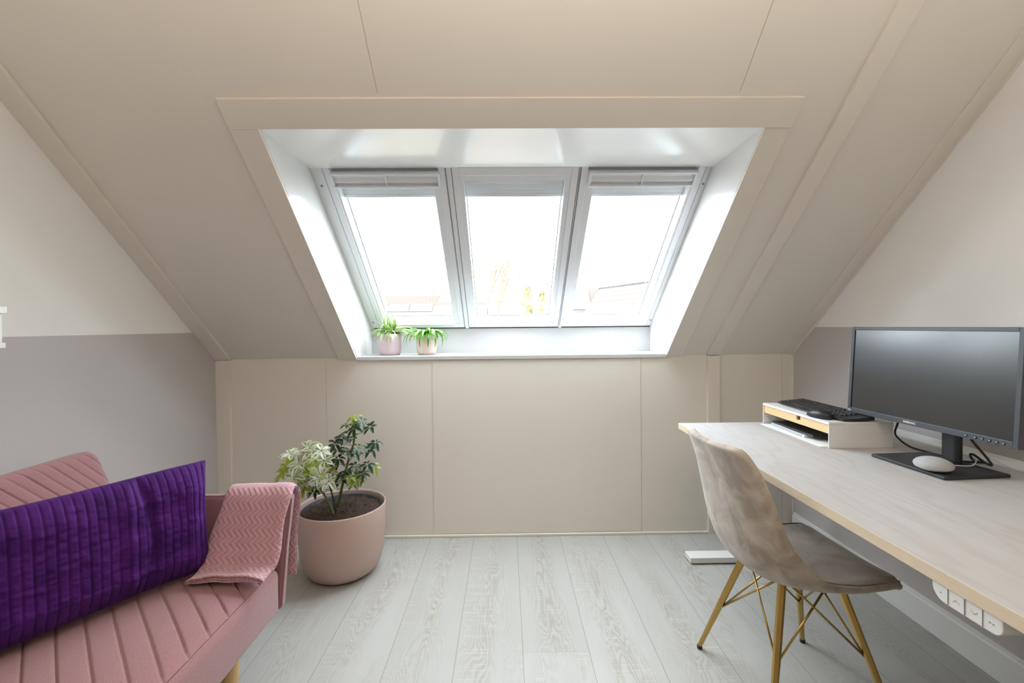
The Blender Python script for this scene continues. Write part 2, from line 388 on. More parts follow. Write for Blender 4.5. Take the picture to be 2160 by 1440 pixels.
# rear slope
rz = lambda y: CEIL + (y+.62)*.7576
Q_ = lambda x, y: (x, y, rz(y))
prism(bm, [Q_(XL-.1, -.62), Q_(XR+.1, -.62), Q_(XR+.1, YB-.1), Q_(XL-.1, YB-.1)], V((0, -.604, .797))*.15)
struct(obj('ceiling', bm, m_panel), 'cream sloped attic ceiling')
# ceiling seams (V-joints between the boards)
def seam(x0, x1, ya, yb, name='trim_seam'):
    pass
def roof_strip(bm, xa, xb, ya, yb, t0, t1, xa2=None, xb2=None):
    """board lying on the underside of the slope, from depth ya to yb; t = distance below it"""
    xa2 = xa if xa2 is None else xa2; xb2 = xb if xb2 is None else xb2
    q = [V(P_(xa, ya))-RN*t0, V(P_(xb, ya))-RN*t0, V(P_(xb2, yb))-RN*t0, V(P_(xa2, yb))-RN*t0]
    prism(bm, q, -RN*(t1-t0))
ti = [0]
def trim(bm, m, label=None, bev=.0012):
    ti[0] += 1
    return struct(obj('trim_%d' % ti[0], bm, m, None, bev=bev), label)
for x in (-.416, .783):
    bm = bmesh.new(); roof_strip(bm, x-.0011, x+.0011, 1.51, YF, -.001, .0006); trim(bm, m_seam, 'thin joint between ceiling boards', 0)
# architrave round the opening
xo1, xo2, yo = -.947, 1.005, 1.519
bm = bmesh.new(); roof_strip(bm, xo1, OXa, D-.0, OY, 0, .012); trim(bm, m_trim, 'left architrave board of the skylight opening')
bm = bmesh.new(); roof_strip(bm, OXb, xo2, D-.0, OY, 0, .009); trim(bm, m_trim, 'right architrave board of the skylight opening')
bm = bmesh.new(); roof_strip(bm, xo1, xo2, OY, yo, 0, .013); trim(bm, m_trim, 'top architrave board of the skylight opening')
# rafter board on the right, running down the knee wall
bm = bmesh.new(); roof_strip(bm, 1.149, 1.218, D-.012, YF, 0, .014); trim(bm, m_trim, 'cream batten running up the right of the slope')
bm = bmesh.new(); box(bm, 1.149, 1.218, D-.018, D-.002, 0, ZK-.004); trim(bm, m_trim, 'cream batten down the right of the knee wall')
# corner boards
bm = bmesh.new(); roof_strip(bm, XL, -1.556, D-.012, YF, 0, .016); trim(bm, m_trim, 'cream corner board along the left of the slope')
bm = bmesh.new(); box(bm, XL, -1.5585, D-.018, D-.002, 0, ZK-.004); trim(bm, m_trim, 'cream corner board in the left corner')
bm = bmesh.new(); roof_strip(bm, 1.581, XR, D-.012, YF, 0, .003); trim(bm, m_trim, 'cream corner board along the right of the slope')
bm = bmesh.new(); roof_strip(bm, XR-.006, XR, D-.0, YF, .003, .010); box(bm, XR-.006, XR, D-.010, D-.002, 0, ZK); trim(bm, m_trim, 'sealant bead in the right corner', 0)
bm = bmesh.new(); box(bm, XL, 1.149, D-.016, D-.004, 0, .014); box(bm, 1.218, XR, D-.016, D-.002, 0, .014); trim(bm, m_trim, 'small quarter-round at the foot of the knee wall', .003)
# skirting boards
for nm, x, s in (('baseboard_left', XL, 1), ('baseboard_right', XR, -1)):
    bm = bmesh.new()
    prism(bm, [(x, YB, 0), (x+s*.016, YB, 0), (x+s*.016, YB, .100), (x+s*.011, YB, .106), (x+s*.011, YB, .113), (x+s*.006, YB, .118), (x, YB, .118)], (0, D-YB-.02, 0))
    struct(obj(nm, bm, m_white2), 'white skirting board')
# ---- skylight recess
WY, WZ = 2.885, 1.184; WA = math.radians(38.3)
vdir = V((0, -math.cos(WA), math.sin(WA))); wdir = V((0, math.sin(WA), math.cos(WA)))
WM = Matrix((V((1, 0, 0)), vdir, wdir)).transposed().to_4x4(); WM.translation = V((0, WY, WZ))
side = [(0, OY, roofz(OY)+.001), (0, D, ZK+.008), (0, WY+.10, 1.03), (0, WY+.10, WZ+.02), (0, 2.02+.07, 1.898)]
for x, s in ((OXa, -1), (OXb, 1)):
    bm = bmesh.new(); prism(bm, [(x, p[1], p[2]) for p in side], (s*.015, 0, 0)); trim(bm, m_lining, 'glossy white side lining of the skylight recess', 0)
bm = bmesh.new(); prism(bm, [(OXa, OY, roofz(OY)), (OXa, 1.995, 1.892), (OXa, 1.995, 1.93), (OXa, OY+.02, roofz(OY)+.045)], (OXb-OXa, 0, 0)); trim(bm, m_lining_top, 'glossy white top lining of the skylight recess', 0)
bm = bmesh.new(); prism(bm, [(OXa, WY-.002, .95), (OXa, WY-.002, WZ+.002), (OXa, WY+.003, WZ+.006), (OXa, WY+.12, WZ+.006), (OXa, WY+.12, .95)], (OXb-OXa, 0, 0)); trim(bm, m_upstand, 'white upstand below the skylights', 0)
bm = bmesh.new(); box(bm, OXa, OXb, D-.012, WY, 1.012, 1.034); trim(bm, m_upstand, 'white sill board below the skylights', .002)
bm = bmesh.new(); box(bm, XL-.1, XR+.1, D+.1, D+.5, .55, 1.0); struct(obj('wall_outer', bm, m_lower), 'brick eaves wall outside')
# ---- three roof windows
def wring(bm, x0, x1, v0, v1, t, w0, w1, tb=None, tt=None, mi=0):
    tb = t if tb is None else tb; tt = t if tt is None else tt
    box(bm, x0, x0+t, v0, v1, w0, w1, mi); box(bm, x1-t, x1, v0, v1, w0, w1, mi)
    box(bm, x0+t, x1-t, v0, v0+tb, w0, w1, mi); box(bm, x0+t, x1-t, v1-tt, v1, w0, w1, mi)
WT = 1.205
def roof_window(i, x0, x1, s0, s1, gx0, gx1, flap, label):
    """x0,x1 frame; s0,s1 sash; gx glass opening"""
    r = bpy.data.objects.new('window_%d' % i, None); C.objects.link(r); r.matrix_world = WM; struct(r, label)
    bm = bmesh.new()
    box(bm, x0, s0-.003, 0.0, WT, .004, .10); box(bm, s1+.003, x1, 0.0, WT, .004, .10)
    box(bm, x0, x1, WT-.03, WT, .02, .10)
    obj('window_frame', bm, m_white, r, bev=.0015)
    bm = bmesh.new(); box(bm, x0+.02, x1-.001, -.025, .013, .004, .10); box(bm, s0-.003, s1+.003, .010, .016, .012, .09); box(bm, s0-.003, s0, .012, WT-.03, .012, .09); box(bm, s1, s1+.003, .012, WT-.03, .012, .09)
    box(bm, s0, s1, 1.126, WT-.03, .03, .09)
    obj('gasket', bm, m_dark, r)
    bm = bmesh.new(); bw = .030
    top = 1.10 if not flap else 1.055
    box(bm, s0, s0+bw, .016, WT-.05, 0, .075); box(bm, s1-bw, s1, .016, WT-.05, 0, .075)
    box(bm, s0+bw, s1-bw, .016, .050, 0, .075); box(bm, s0+bw, s1-bw, top, 1.14 if not flap else 1.12, 0, .075)
    obj('sash', bm, m_white, r, bev=.002)
    bm = bmesh.new(); bx0, bx1 = s0+bw, s1-bw                       # glazing bead, set back
    box(bm, bx0+.0005, gx0, .050, top, .006, .075); box(bm, gx1, bx1-.0005, .050, top, .006, .075)
    if not flap: box(bm, gx0, gx1, top-.030, top, .006, .075)
    box(bm, gx0, gx1, .050, .0505, .006, .075)
    obj('glazing_bead', bm, m_white, r, bev=.004)
    bm = bmesh.new(); wring(bm, gx0, gx1, .0505, 1.10, .0045, .068, .074); obj('glass_seal', bm, m_grey, r)
    bm = bmesh.new(); box(bm, gx0, gx1, .052, 1.12, .0745, .079); obj('pane', bm, m_glass, r)
    bm = bmesh.new()
    box(bm, gx0, gx1, .950, .968, .052, .068); box(bm, gx0, gx1, .973, 1.000, .046, .068); box(bm, gx0+.002, gx1-.002, .9682, .9728, .058, .066)
    box(bm, gx0, gx1, 1.004, 1.030, .040, .068); box(bm, gx0, gx1, 1.034, 1.070, .036, .068)
    obj('blind_cassette', bm, m_blind, r, bev=.004, seg=3)
    if flap:
        bm = bmesh.new(); a, b = flap
        # tray shaped ventilation flap: back plate, lower lip, ribs
        box(bm, a, b, 1.058, 1.122, -.006, -.001)
        box(bm, a, b, 1.052, 1.062, -.024, -.001); box(bm, a, b, 1.114, 1.124, -.020, -.001)
        box(bm, a, a+.010, 1.056, 1.122, -.022, -.001); box(bm, b-.010, b, 1.056, 1.122, -.022, -.001)
        mx = (a+b)/2; box(bm, mx-.0035, mx+.0035, 1.058, 1.118, -.019, -.004)
        prism(bm, [(a+.01, 1.072, -.006), (a+.01, 1.078, -.016), (a+.01, 1.083, -.016), (a+.01, 1.098, -.006)], (b-a-.02, 0, 0))
        h = obj('ventilation_flap', bm, m_flap, r, bev=.0025)
    for sx in (1,):
        pass
    return r
roof_window(1, OXa, -.255, -.793, -.262, -.757+.003, -.322, (-.762, -.286), 'left roof window with white ventilation flap')
roof_window(2, -.2545, .3305, -.232, .327, -.184, .272, None, 'middle roof window without flap')
roof_window(3, .331, OXb, .338, .885, .404, .845, (.374, .850), 'right roof window with white ventilation flap')
for i, x in ((1, -.822), (3, .901)):
    for v in (1.05, .07):
        bm = bmesh.new(); lathe(bm, [(0, .0045), (.005, .0045), (.005, .001), (.0035, .0), (0, .001)], 16, (x, v)); o = obj('screw_cap', bm, m_grey, bpy.data.objects['window_%d' % i])
portal('skylight_portal', tuple(V((.033, WY, WZ))+vdir*.56+wdir*.13), (0, 0, 0), 1.72, 1.15)
bpy.data.objects['skylight_portal'].matrix_world = Matrix.Translation(V((.033, WY, WZ))+vdir*.56+wdir*.13) @ Matrix((V((1, 0, 0)), vdir, wdir)).transposed().to_4x4()
# body of the added fill uplighter, out of view
t = thing('fill_uplighter', 'white uplighter added behind the viewer, out of view, as fill light', 'lamp', (UP[0], UP[1], 0))
bm = bmesh.new(); lathe(bm, [(0, 0), (.14, 0), (.14, .015), (.03, .025), (0, .025)], 48); obj('fill_lamp_base', bm, m_white2, t, smooth=True)
bm = bmesh.new(); tube(bm, [(0, 0, .02), (0, 0, UP[2]-.10)], .012, 16); obj('pole', bm, m_white2, t, smooth=True)
bm = bmesh.new(); lathe(bm, [(.013, UP[2]-.10), (.07, UP[2]-.085), (.15, UP[2]-.03), (.19, UP[2]+.03), (.186, UP[2]+.03), (.146, UP[2]-.026), (.06, UP[2]-.078), (0, UP[2]-.085)], 48); obj('fill_lamp_shade', bm, m_white2, t, smooth=True)

# ================================================================== SOFA
SX, SYE = -.784, 1.572      # front plane, far end of the seat
SY0 = -.25                  # near end (behind the camera's view)
ZS = .400
sofa = thing('sofa', 'dusty pink felt sofa with diagonal quilting along the left wall', 'sofa', (0, 0, 0))
def tri_channel(d, sp, depth, sharp=.5):
    t = abs(((d/sp) % 1.0)-.5)*2          # 1 at seam, 0 mid-channel
    return -depth*(t**20) - depth*.20*(t**2.4)
def seat_fn(x, y):
    # rounded front edge
    z = ZS + tri_channel((x-(-.79)) + (y-1.289), .0815, .012)
    return z
xs = lin(-1.60, SX-.012, 110); ys = lin(SY0, SYE-.012, 330)
bm = bmesh.new()
def seat_pt(x, y):
    e = min(SX-.0-x, SYE-y)
    z = seat_fn(x, y); fade = min(1, max(0, (e-.006)/.03)); z = ZS+(z-ZS)*fade - (1-min(1, e/.03))**2*.010
    z -= .018*max(0, min(1, (x+1.0)/.21))**3
    return V((x, y, z))
xs = lin(-1.60, SX-.012, 64); cs = lin(SY0-1.60, SYE-.012+SX-.012, 640)
grid(bm, lambda x, c: seat_pt(x, min(max(c-x, SY0), SYE-.012)), xs, cs)
bmesh.ops.dissolve_degenerate(bm, dist=.00005, edges=bm.edges)
obj('seat_cushion', bm, m_sofa, sofa, smooth=True)
# seat body: rounded box
bm = bmesh.new(); box(bm, -1.60, SX, SY0, SYE, .222, ZS-.020); obj('seat_base', bm, m_sofa, sofa, bev=.028, seg=5, smooth=True)
bm = bmesh.new(); tube(bm, [(SX-.011, SY0+.02, ZS-.026), (SX-.011, SYE-.03, ZS-.026)], .0022, 6); obj('piping', bm, m_piping, sofa)
# backrest, leaning, quilted on the other diagonal
BL = .47; bdir = V((-.18, 0, .42)).normalized(); bn = V((.42, 0, .18)).normalized()
B0 = V((-1.25, 0, ZS-.02)); YE = 1.575; YN = -.25
def back_out(s):    # far edge, rounded corner
    r = .055; top = BL-.02
    return YE - (.0 if s < top-r else r-math.sqrt(max(0, r*r-(s-(top-r))**2)))
def back_front(s, y):
    q = tri_channel((y-1.437) + (s-.44)*-(-.70), .0400, .0075)
    e = min(back_out(s)-y, BL-.02-s); fade = min(1, max(0, e/.035))
    return B0 + bdir*s + V((0, y, 0)) + bn*(-.06*max(0, 1-s/.16)**1.5 + q*fade + .028*math.sqrt(max(0, 1-(1-fade)**2)) )
bm = bmesh.new(); ss = lin(0, BL-.02, 60)
tt_ = lin(0, 1, 420)
grid(bm, lambda s, c: back_front(s, min(max(c-.70*s, YN), back_out(s))), ss, lin(YN, YE+.70*(BL-.02), 720), flip=True)
grid(bm, lambda s, k: B0+bdir*s+V((0, YN+(back_out(s)-YN)*k, 0))-bn*.07, ss, lin(0, 1, 30))
# edge strips
grid(bm, lambda s, k: (back_front(s, back_out(s)) if k == 0 else B0+bdir*s+V((0, back_out(s), 0))-bn*.07), ss, [0, 1], flip=True)
grid(bm, lambda y, k: (back_front(BL-.02, y) if k == 0 else B0+bdir*(BL-.02)+V((0, y, 0))-bn*.07), lin(YN, back_out(BL-.02), 60), [0, 1], flip=True)
bmesh.ops.dissolve_degenerate(bm, dist=.00005, edges=bm.edges); bmesh.ops.recalc_face_normals(bm, faces=bm.faces); obj('backrest', bm, m_sofa, sofa, smooth=True)
# far armrest: slim upholstered panel leaning a little outward
def arm(y0, sgn, name='armrest'):
    bm = bmesh.new()
    prism(bm, [(-1.13, y0, .222), (-.790, y0, .222), (-.774, y0+sgn*.006, .44), (-.754, y0+sgn*.012, .616), (-1.16, y0+sgn*.012, .616), (-1.16, y0, .40)], (0, sgn*.038, 0))
    obj(name, bm, m_sofa, sofa, bev=.012, seg=4, smooth=True)
    bm = bmesh.new(); tube(bm, [(-.7885, y0+sgn*.006, .235), (-.772, y0+sgn*.012, .44), (-.755, y0+sgn*.018, .604), (-.767, y0+sgn*.020, .6165), (-1.15, y0+sgn*.020, .6165)], .003, 6); obj('piping', bm, m_piping, sofa)
arm(1.578, 1); arm(SY0-.005, -1)
for x, y in ((-.835, 1.36), (-.86, .0), (-1.50, 1.36), (-1.50, .0)):
    bm = bmesh.new(); lathe(bm, [(0, .235), (.027, .235), (.026, .20), (.014, 0), (0, 0)], 24, (x+(.0), y)); obj('leg', bm, m_beech, sofa, smooth=True)

# ---- quilted cushion
CL, CH = .76, .352
cu = thing('cushion', 'long dark purple velvet cushion with vertical quilted channels on the sofa', 'cushion', (-1.001, 1.524, .412))
cdir = V((-.508, -.861, 0)); cn = V((.861, -.508, 0)); cup = (V((0, 0, 1)) - cn*.06).normalized()
def cushion(u, v, side_):
    # u 0..CL from the far end, v 0..CH
    a, b = u/CL, v/CH
    ed = min(1, 4*a*(1-a)*3.2)**.5 * min(1, (4*b*(1-b))*1.5)**.5
    th = .062*ed
    ch = (-.0058*(abs((((u+.003)/.0212) % 1.0)-.5)*2)**5)*(1 if ed > .3 else ed/.3)
    crease = -.020*math.exp(-((u-.19+.02*math.sin(v*9))/.012)**2)*min(1, ed*1.2)*(.4+.6*b) + .007*math.exp(-((u-.225)/.014)**2)*ed
    wr = .0034*noise.noise(V((u*26, v*70, 3)))*(.3+abs(((u+.003)/.0212 % 1)-.5)*-1.2+.9)+.0060*noise.noise(V((u*9, v*14, 7)))+.0016*noise.noise(V((u*45, v*170, 9)))
    uu_ = u + .010*math.sin(PI*b)*(1 if a < .5 else -1)*(1-min(1, 4*a*(1-a)*2))
    vv_ = v - .008*math.sin(PI*a*1.0) * (1 if b > .5 else -1) * abs(2*b-1)
    off = side_*(th + (ch + crease*1.0)*(1 if side_ > 0 else .3)) + wr*ed*(1 if side_ > 0 else .3)
    bend = -.045*(max(0, u-.30)/.46)**2 + .012*math.exp(-((u)/.09)**2)
    return cdir*uu_ + cup*vv_ + cn*(off + bend)
bm = bmesh.new(); us = lin(0, CL, 380); vs_ = lin(0, CH, 110)
grid(bm, lambda u, v: cushion(u, v, 1), us, vs_, flip=False); grid(bm, lambda u, v: cushion(u, v, -1), us, vs_, flip=True)
bmesh.ops.remove_doubles(bm, verts=bm.verts, dist=.0004); bmesh.ops.recalc_face_normals(bm, faces=bm.faces)
obj('cushion_cover', bm, m_purple, cu, smooth=True)
bm = bmesh.new(); tube(bm, [cushion(0, v, 1) for v in lin(.004, CH-.004, 24)], .0016, 6); obj('seam', bm, m_purple, cu, smooth=True)

# ---- throw over the arm
thr = thing('throw_blanket', 'folded dusty pink herringbone throw draped over the far sofa arm', 'blanket', (0, 0, 0))
prof = smooth_path([(1.405, .409), (1.455, .410), (1.497, .420), (1.530, .452), (1.553, .505), (1.572, .565), (1.592, .615), (1.618, .637), (1.652, .638), (1.684, .628), (1.698, .59), (1.703, .52), (1.706, .43), (1.708, .325)], 120) if False else None
tp = [V((0, y, z)) for y, z in ((1.408, .412), (1.446, .412), (1.480, .424), (1.508, .462), (1.532, .513), (1.553, .567), (1.573, .612), (1.598, .633), (1.622, .634), (1.640, .618), (1.648, .575), (1.651, .50), (1.653, .42), (1.655, .306))]
tpath = smooth_path(tp, 150)
arc = [0]
for a, b in zip(tpath, tpath[1:]): arc.append(arc[-1]+(b-a).length)
LT = arc[-1]
def tpos(s):
    k = s*(len(tpath)-1); i = min(int(k), len(tpath)-2); f = k-i; p = tpath[i].lerp(tpath[i+1], f)
    d = (tpath[i+1]-tpath[i]).normalized(); n = V((0, -d.z, d.y)); return p, n, arc[i]+(arc[i+1]-arc[i])*f
def layer(s, t, lay, shrink=0):
    p, n, _ = tpos(s)
    xl = interp([(0, -.998), (.12, -1.0), (.3, -.990), (.42, -.974), (.6, -.975), (1, -.985)], s)
    xr = interp([(0, -.757), (.1, -.756), (.22, -.753), (.36, -.750), (.5, -.748), (.62, -.748), (.75, -.752), (1, -.772)], s)
    xr -= .004*math.sin(s*23); xl += .003*math.sin(s*17)
    x = xl + (xr-xl)*(shrink+(1-2*shrink)*t)
    wob = .0022*noise.noise(V((x*14, s*9, 2)))+.0012*math.sin(x*60+s*8)
    lift = .010*math.exp(-((s-.0)/.05)**2)*math.sin(PI*(t))  # wavy front end
    edge = 1-abs(2*t-1)**14*.5
    return V((x, 0, 0)) + p + n*(lay*edge + wob + lift*(1 if lay > .01 else .3))
def folded(bm, s0, s1, lo, hi, shrink, mi=0):
    S = lin(s0, s1, 150); T = lin(0, 1, 34)
    uvf = lambda a, b: (b*.24, tpos(a)[2])
    A = grid(bm, lambda s, t: layer(s, t, hi, shrink), S, T, uvf)
    B = grid(bm, lambda s, t: layer(s, t, lo, shrink), S, T, uvf, flip=True)
    uvl = bm.loops.layers.uv.verify()
    def strip(a, b, uvs):
        for i in range(len(a)-1):
            f = bm.faces.new((a[i], a[i+1], b[i+1], b[i])); f.smooth = True
            for lp, q in zip(f.loops, ((0, uvs[i]), (0, uvs[i+1]), (.006, uvs[i+1]), (.006, uvs[i]))): lp[uvl].uv = q
    al = [tpos(s)[2] for s in S]
    strip([r[0] for r in A], [r[0] for r in B], al); strip([r[-1] for r in B], [r[-1] for r in A], al)
    tl = [t*.24 for t in T]
    strip(B[0], A[0], tl); strip(A[-1], B[-1], tl)
bm = bmesh.new(); folded(bm, 0, .985, .0115, .0175, 0); bmesh.ops.recalc_face_normals(bm, faces=bm.faces); obj('top_fold', bm, m_throw, thr, smooth=True)
bm = bmesh.new(); folded(bm, .008, 1, .0015, .0055, .005); bmesh.ops.recalc_face_normals(bm, faces=bm.faces); obj('bottom_fold', bm, m_throw, thr, smooth=True)
bm = bmesh.new(); folded(bm, .012, .97, .0062, .0105, .012); bmesh.ops.recalc_face_normals(bm, faces=bm.faces); obj('inner_fold', bm, m_throw, thr, smooth=True)

# ================================================================== BIG PLANT
PC = (-.815, 2.245)
pl = thing('potted_plant', 'umbrella plant with variegated leaves in a large dusty pink pot on the floor', 'potted plant', (PC[0], PC[1], 0))
R_ = .205
prof = [(0, 0), (.115, 0), (.130, .004), (.158, .022), (.180, .055), (.193, .10), (.199, .16), (.203, .24), (.206, .330), (.2045, .335), (.201, .334), (.198, .325), (.194, .20), (.18, .10), (0, .08)]
bm = bmesh.new(); lathe(bm, prof, 96); obj('planter', bm, m_pot, pl, smooth=True)
bm = bmesh.new(); lathe(bm, [(.150, .10), (.186, .308), (.189, .314), (.187, .316), (.183, .313), (.180, .300), (.15, .28)], 64); obj('nursery_pot', bm, m_dark, pl, smooth=True)
bm = bmesh.new()
def soilpt(r, a):
    x, y = r*math.cos(a), r*math.sin(a); return V((x, y, .303+.012*(1-r/.1845)+.010*noise.noise(V((x*28, y*28, 1)))+.008*noise.noise(V((x*70, y*70, 5)))))
grid(bm, soilpt, lin(.001, .1845, 40), lin(0, 2*PI, 120)); obj('soil', bm, m_soil, pl, smooth=True)

def leaf(bm, base, d, up, L_, W_, droop=.3, nseg=5, mi=0, cup=.15, twist=0):
    """pointed-oval leaf blade along d, bending down"""
    d = d.normalized(); s = d.cross(up)
    if s.length < 1e-3: s = d.cross(V((1, 0, 0)))
    s.normalize(); n = s.cross(d).normalized()
    uvl = bm.loops.layers.uv.verify(); rows = []
    for i in range(nseg+1):
        t = i/nseg
        wv = W_*.5*(math.sin(PI*min(1, (t*.93+.05)))**.75)
        if i == nseg: wv = W_*.04
        p = base + d*(L_*t) - V((0, 0, 1))*(droop*L_*t*t)
        rows.append((p-s*wv+n*wv*cup*2, p, p+s*wv+n*wv*cup*2))
    vv = [[bm.verts.new(q) for q in r] for r in rows]
    for i in range(nseg):
        for k in range(2):
            f = bm.faces.new((vv[i][k], vv[i][k+1], vv[i+1][k+1], vv[i+1][k])); f.smooth = True; f.material_index = mi
            for lp, q in zip(f.loops, ((k/2, i/nseg), ((k+1)/2, i/nseg), ((k+1)/2, (i+1)/nseg), (k/2, (i+1)/nseg))): lp[uvl].uv = q
rnd = random.Random(11)
def umbrella(bm, c, face, n, L_, W_, mi, droop=.35):
    face = face.normalized(); a = face.cross(V((0, .3, 1))).normalized(); b = face.cross(a)
    a0 = rnd.uniform(0, 6.28)
    for k in range(n):
        an = a0+2*PI*k/n+rnd.uniform(-.2, .2); l = L_*rnd.uniform(.75, 1.1)
        d = (a*math.cos(an)+b*math.sin(an)) + face*rnd.uniform(.0, .35)
        d.normalize(); leaf(bm, c+d*.006, d, face, l, W_*l/L_, droop*rnd.uniform(.6, 1.3), 5, mi)
SCL = 2.245/960.
def pxp(cx, cy, dy):    # crop reading -> plant-local point at depth offset dy
    u = 560+cx/7.2; v = 860+cy/7.2; Y = PC[1]+dy
    d = f_ + rr*((u-1080)/960.5) + uu*((697.23-v)/960.5)
    q = d*(Y/d.y); return V((q.x-PC[0], dy, q.z+H))
stemA = [pxp(1110, 1480, .03)-V((0, 0, .03)), pxp(1115, 1440, .03), pxp(1135, 1330, .03), pxp(1190, 1080, .03), pxp(1250, 830, .03), pxp(1310, 640, .03), pxp(1350, 480, .02), pxp(1345, 250, .02), pxp(1340, 150, .02)]
stemB = [pxp(1090, 1720, -.06)-V((0, 0, .02)), pxp(1000, 1520, -.06), pxp(955, 1430, -.06), pxp(900, 1330, -.06), pxp(800, 1190, -.07), pxp(720, 1080, -.08), pxp(650, 960, -.08), pxp(560, 860, -.08), pxp(500, 780, -.08)]
bm = bmesh.new(); tube(bm, smooth_path(stemA, 24), lin(.0085, .003, 24), 8); obj('stem', bm, m_stem, pl, smooth=True)
bm = bmesh.new(); tube(bm, smooth_path(stemB, 24), lin(.0065, .0025, 24), 8); obj('stem', bm, m_stem, pl, smooth=True)
bm = bmesh.new(); tube(bm, [pxp(1110, 1690, -.05), pxp(975, 1170, -.03)], .004, 6); obj('support_stake', bm, m_black, pl)
def near(path, z):
    return min(path, key=lambda p: abs(p.z-z))
pA, pB = smooth_path(stemA, 60), smooth_path(stemB, 60)
bm_l = bmesh.new(); bm_d = bmesh.new(); bm_s = bmesh.new()
light = [(390, 700), (510, 850), (640, 600), (725, 645), (855, 650), (825, 1080), (965, 1110), (780, 900, 2), (270, 1000, 2), (330, 890, 2), (560, 1010, 2), (600, 1120), (430, 1050), (700, 760, 2), (560, 1200, 2), (890, 800)]
dark = [(1340, 150, 2), (1250, 260), (1350, 310), (1450, 210), (1590, 290), (1180, 390), (1150, 460), (1330, 460), (1670, 530), (1060, 550), (1230, 650), (1350, 670), (1430, 600), (1600, 620), (1090, 640), (930, 800), (1110, 770), (1360, 880), (1240, 960), (1540, 860), (1650, 890, 2), (1170, 1000), (1280, 1040, 2), (1440, 1010), (1330, 1160), (1120, 1090), (750, 1240), (1480, 1000), (600, 1180), (1390, 1080, 2), (1020, 980, 2)]
for lst, path, light_ in ((light, pB, True), (dark, pA, False)):
    for q in lst:
        dy = rnd.uniform(-.10, .06) if not light_ else rnd.uniform(-.16, 0)
        c = pxp(q[0], q[1], dy)
        st = near(path, c.z-.035 if light_ else c.z-.045)
        mid = st.lerp(c, .55)+V((0, 0, -.012))
        tube(bm_s, smooth_path([st, mid, c], 7), [.0014]*7, 5)
        out = (c-st); face = (V((rnd.uniform(-.5, .5), rnd.uniform(-.4, .4), 0))+V((0, 0, 1))*1.0+V((out.x, out.y, 0))*2.5+V((0, -.55, 0))*(1.1 if light_ else .6)).normalized()
        if light_: umbrella(bm_l, c, face, rnd.randint(6, 7), .052, .026, 1 if len(q) == 3 else 0, .25)
        else: umbrella(bm_d, c, face, rnd.randint(6, 7), .041, .019, 1 if len(q) == 3 else 0, .5)
leaf(bm_l, pxp(470, 1080, -.1), V((0, -.2, -1)), V((0, -1, 0)), .03, .018, 0, 5, 2)
o = obj('light_foliage', bm_l, [m_leaf_light, m_leaf_yel, m_leaf_or], pl); o['label'] = 'cream and pale green variegated leaves'
o = obj('dark_foliage', bm_d, [m_leaf_dark, m_leaf_yel], pl); o['label'] = 'dark green leaves'
obj('leaf_stalks', bm_s, m_stem, pl, smooth=True)

# ================================================================== SILL PLANTS
def small_pot(name, label, x, y, r, h, mp_):
    t = thing(name, label, 'potted plant', (x, y, 1.034))
    bm = bmesh.new(); lathe(bm, [(0, .004), (r*.74, .004), (r*.76, 0), (r*.80, 0), (r*.93, .012), (r*.985, .03), (r, .055), (r, h-.002), (r-.003, h), (r-.006, h-.003), (r-.007, h-.02), (0, h-.022)], 64); obj('pot', bm, mp_, t, smooth=True)
    bm = bmesh.new(); grid(bm, lambda a, b: V((a*math.cos(b), a*math.sin(b), h-.014+.006*noise.noise(V((a*90*math.cos(b), a*90*math.sin(b), 0))))), lin(.001, r-.008, 12), lin(0, 2*PI, 40)); obj('soil', bm, m_soil, t, smooth=True)
    return t
def blade(bm, base, az, L_, rise, arch, W_, nseg=10, mi=0):
    dxy = V((math.cos(az), math.sin(az), 0)); s = V((-math.sin(az), math.cos(az), 0)); uvl = bm.loops.layers.uv.verify()
    p = V(base); ang = rise; rows = []
    for i in range(nseg+1):
        t = i/nseg; wv = W_*.5*min(1, (t*3+.35))*(1-max(0, t-.45)/.56)**.8
        d = dxy*math.cos(ang)+V((0, 0, math.sin(ang))); n = -dxy*math.sin(ang)+V((0, 0, math.cos(ang)))
        rows.append([bm.verts.new(q) for q in (p-s*wv+n*wv*.35, p, p+s*wv+n*wv*.35)])
        p = p+d*(L_/nseg); ang -= arch/nseg
    for i in range(nseg):
        for k in range(2):
            f = bm.faces.new((rows[i][k], rows[i][k+1], rows[i+1][k+1], rows[i+1][k])); f.smooth = True; f.material_index = mi
            for lp, q in zip(f.loops, ((k/2, i/nseg), ((k+1)/2, i/nseg), ((k+1)/2, (i+1)/nseg), (k/2, (i+1)/nseg))): lp[uvl].uv = q
rnd = random.Random(5)
t = small_pot('spider_plant', 'spider plant with white striped leaves in a mauve pot on the skylight sill', -.695, 2.735, .067, .126, m_pot1)
bm = bmesh.new()
for k in range(105):
    az = rnd.uniform(0, 2*PI); q = k/105
    Ln = rnd.uniform(.105, .195); rise = rnd.uniform(.45, 1.35) if q > .25 else rnd.uniform(1.2, 1.5)
    if abs(math.sin(az)) > .7 and math.sin(az) > 0: Ln *= .7
    if math.cos(az) < -.3: Ln = min(Ln, .145)
    blade(bm, (rnd.uniform(-.028, .028), rnd.uniform(-.028, .028), .112), az, Ln, rise, rnd.uniform(1.1, 2.7) if q > .25 else rnd.uniform(.1, .6), rnd.uniform(.010, .015))
for az, Ln, rise, ar in ((-1.9, .14, .9, 3.2), (-1.5, .13, 1.0, 3.4), (-1.2, .12, .9, 3.3), (3.4, .145, .7, 1.9), (2.9, .14, .8, 1.7), (-.3, .17, .8, 1.4), (.1, .18, .7, 1.2)):
    blade(bm, (0, -.02, .112), az, Ln, rise, ar, .012)
obj('foliage', bm, m_leaf_sp, t)
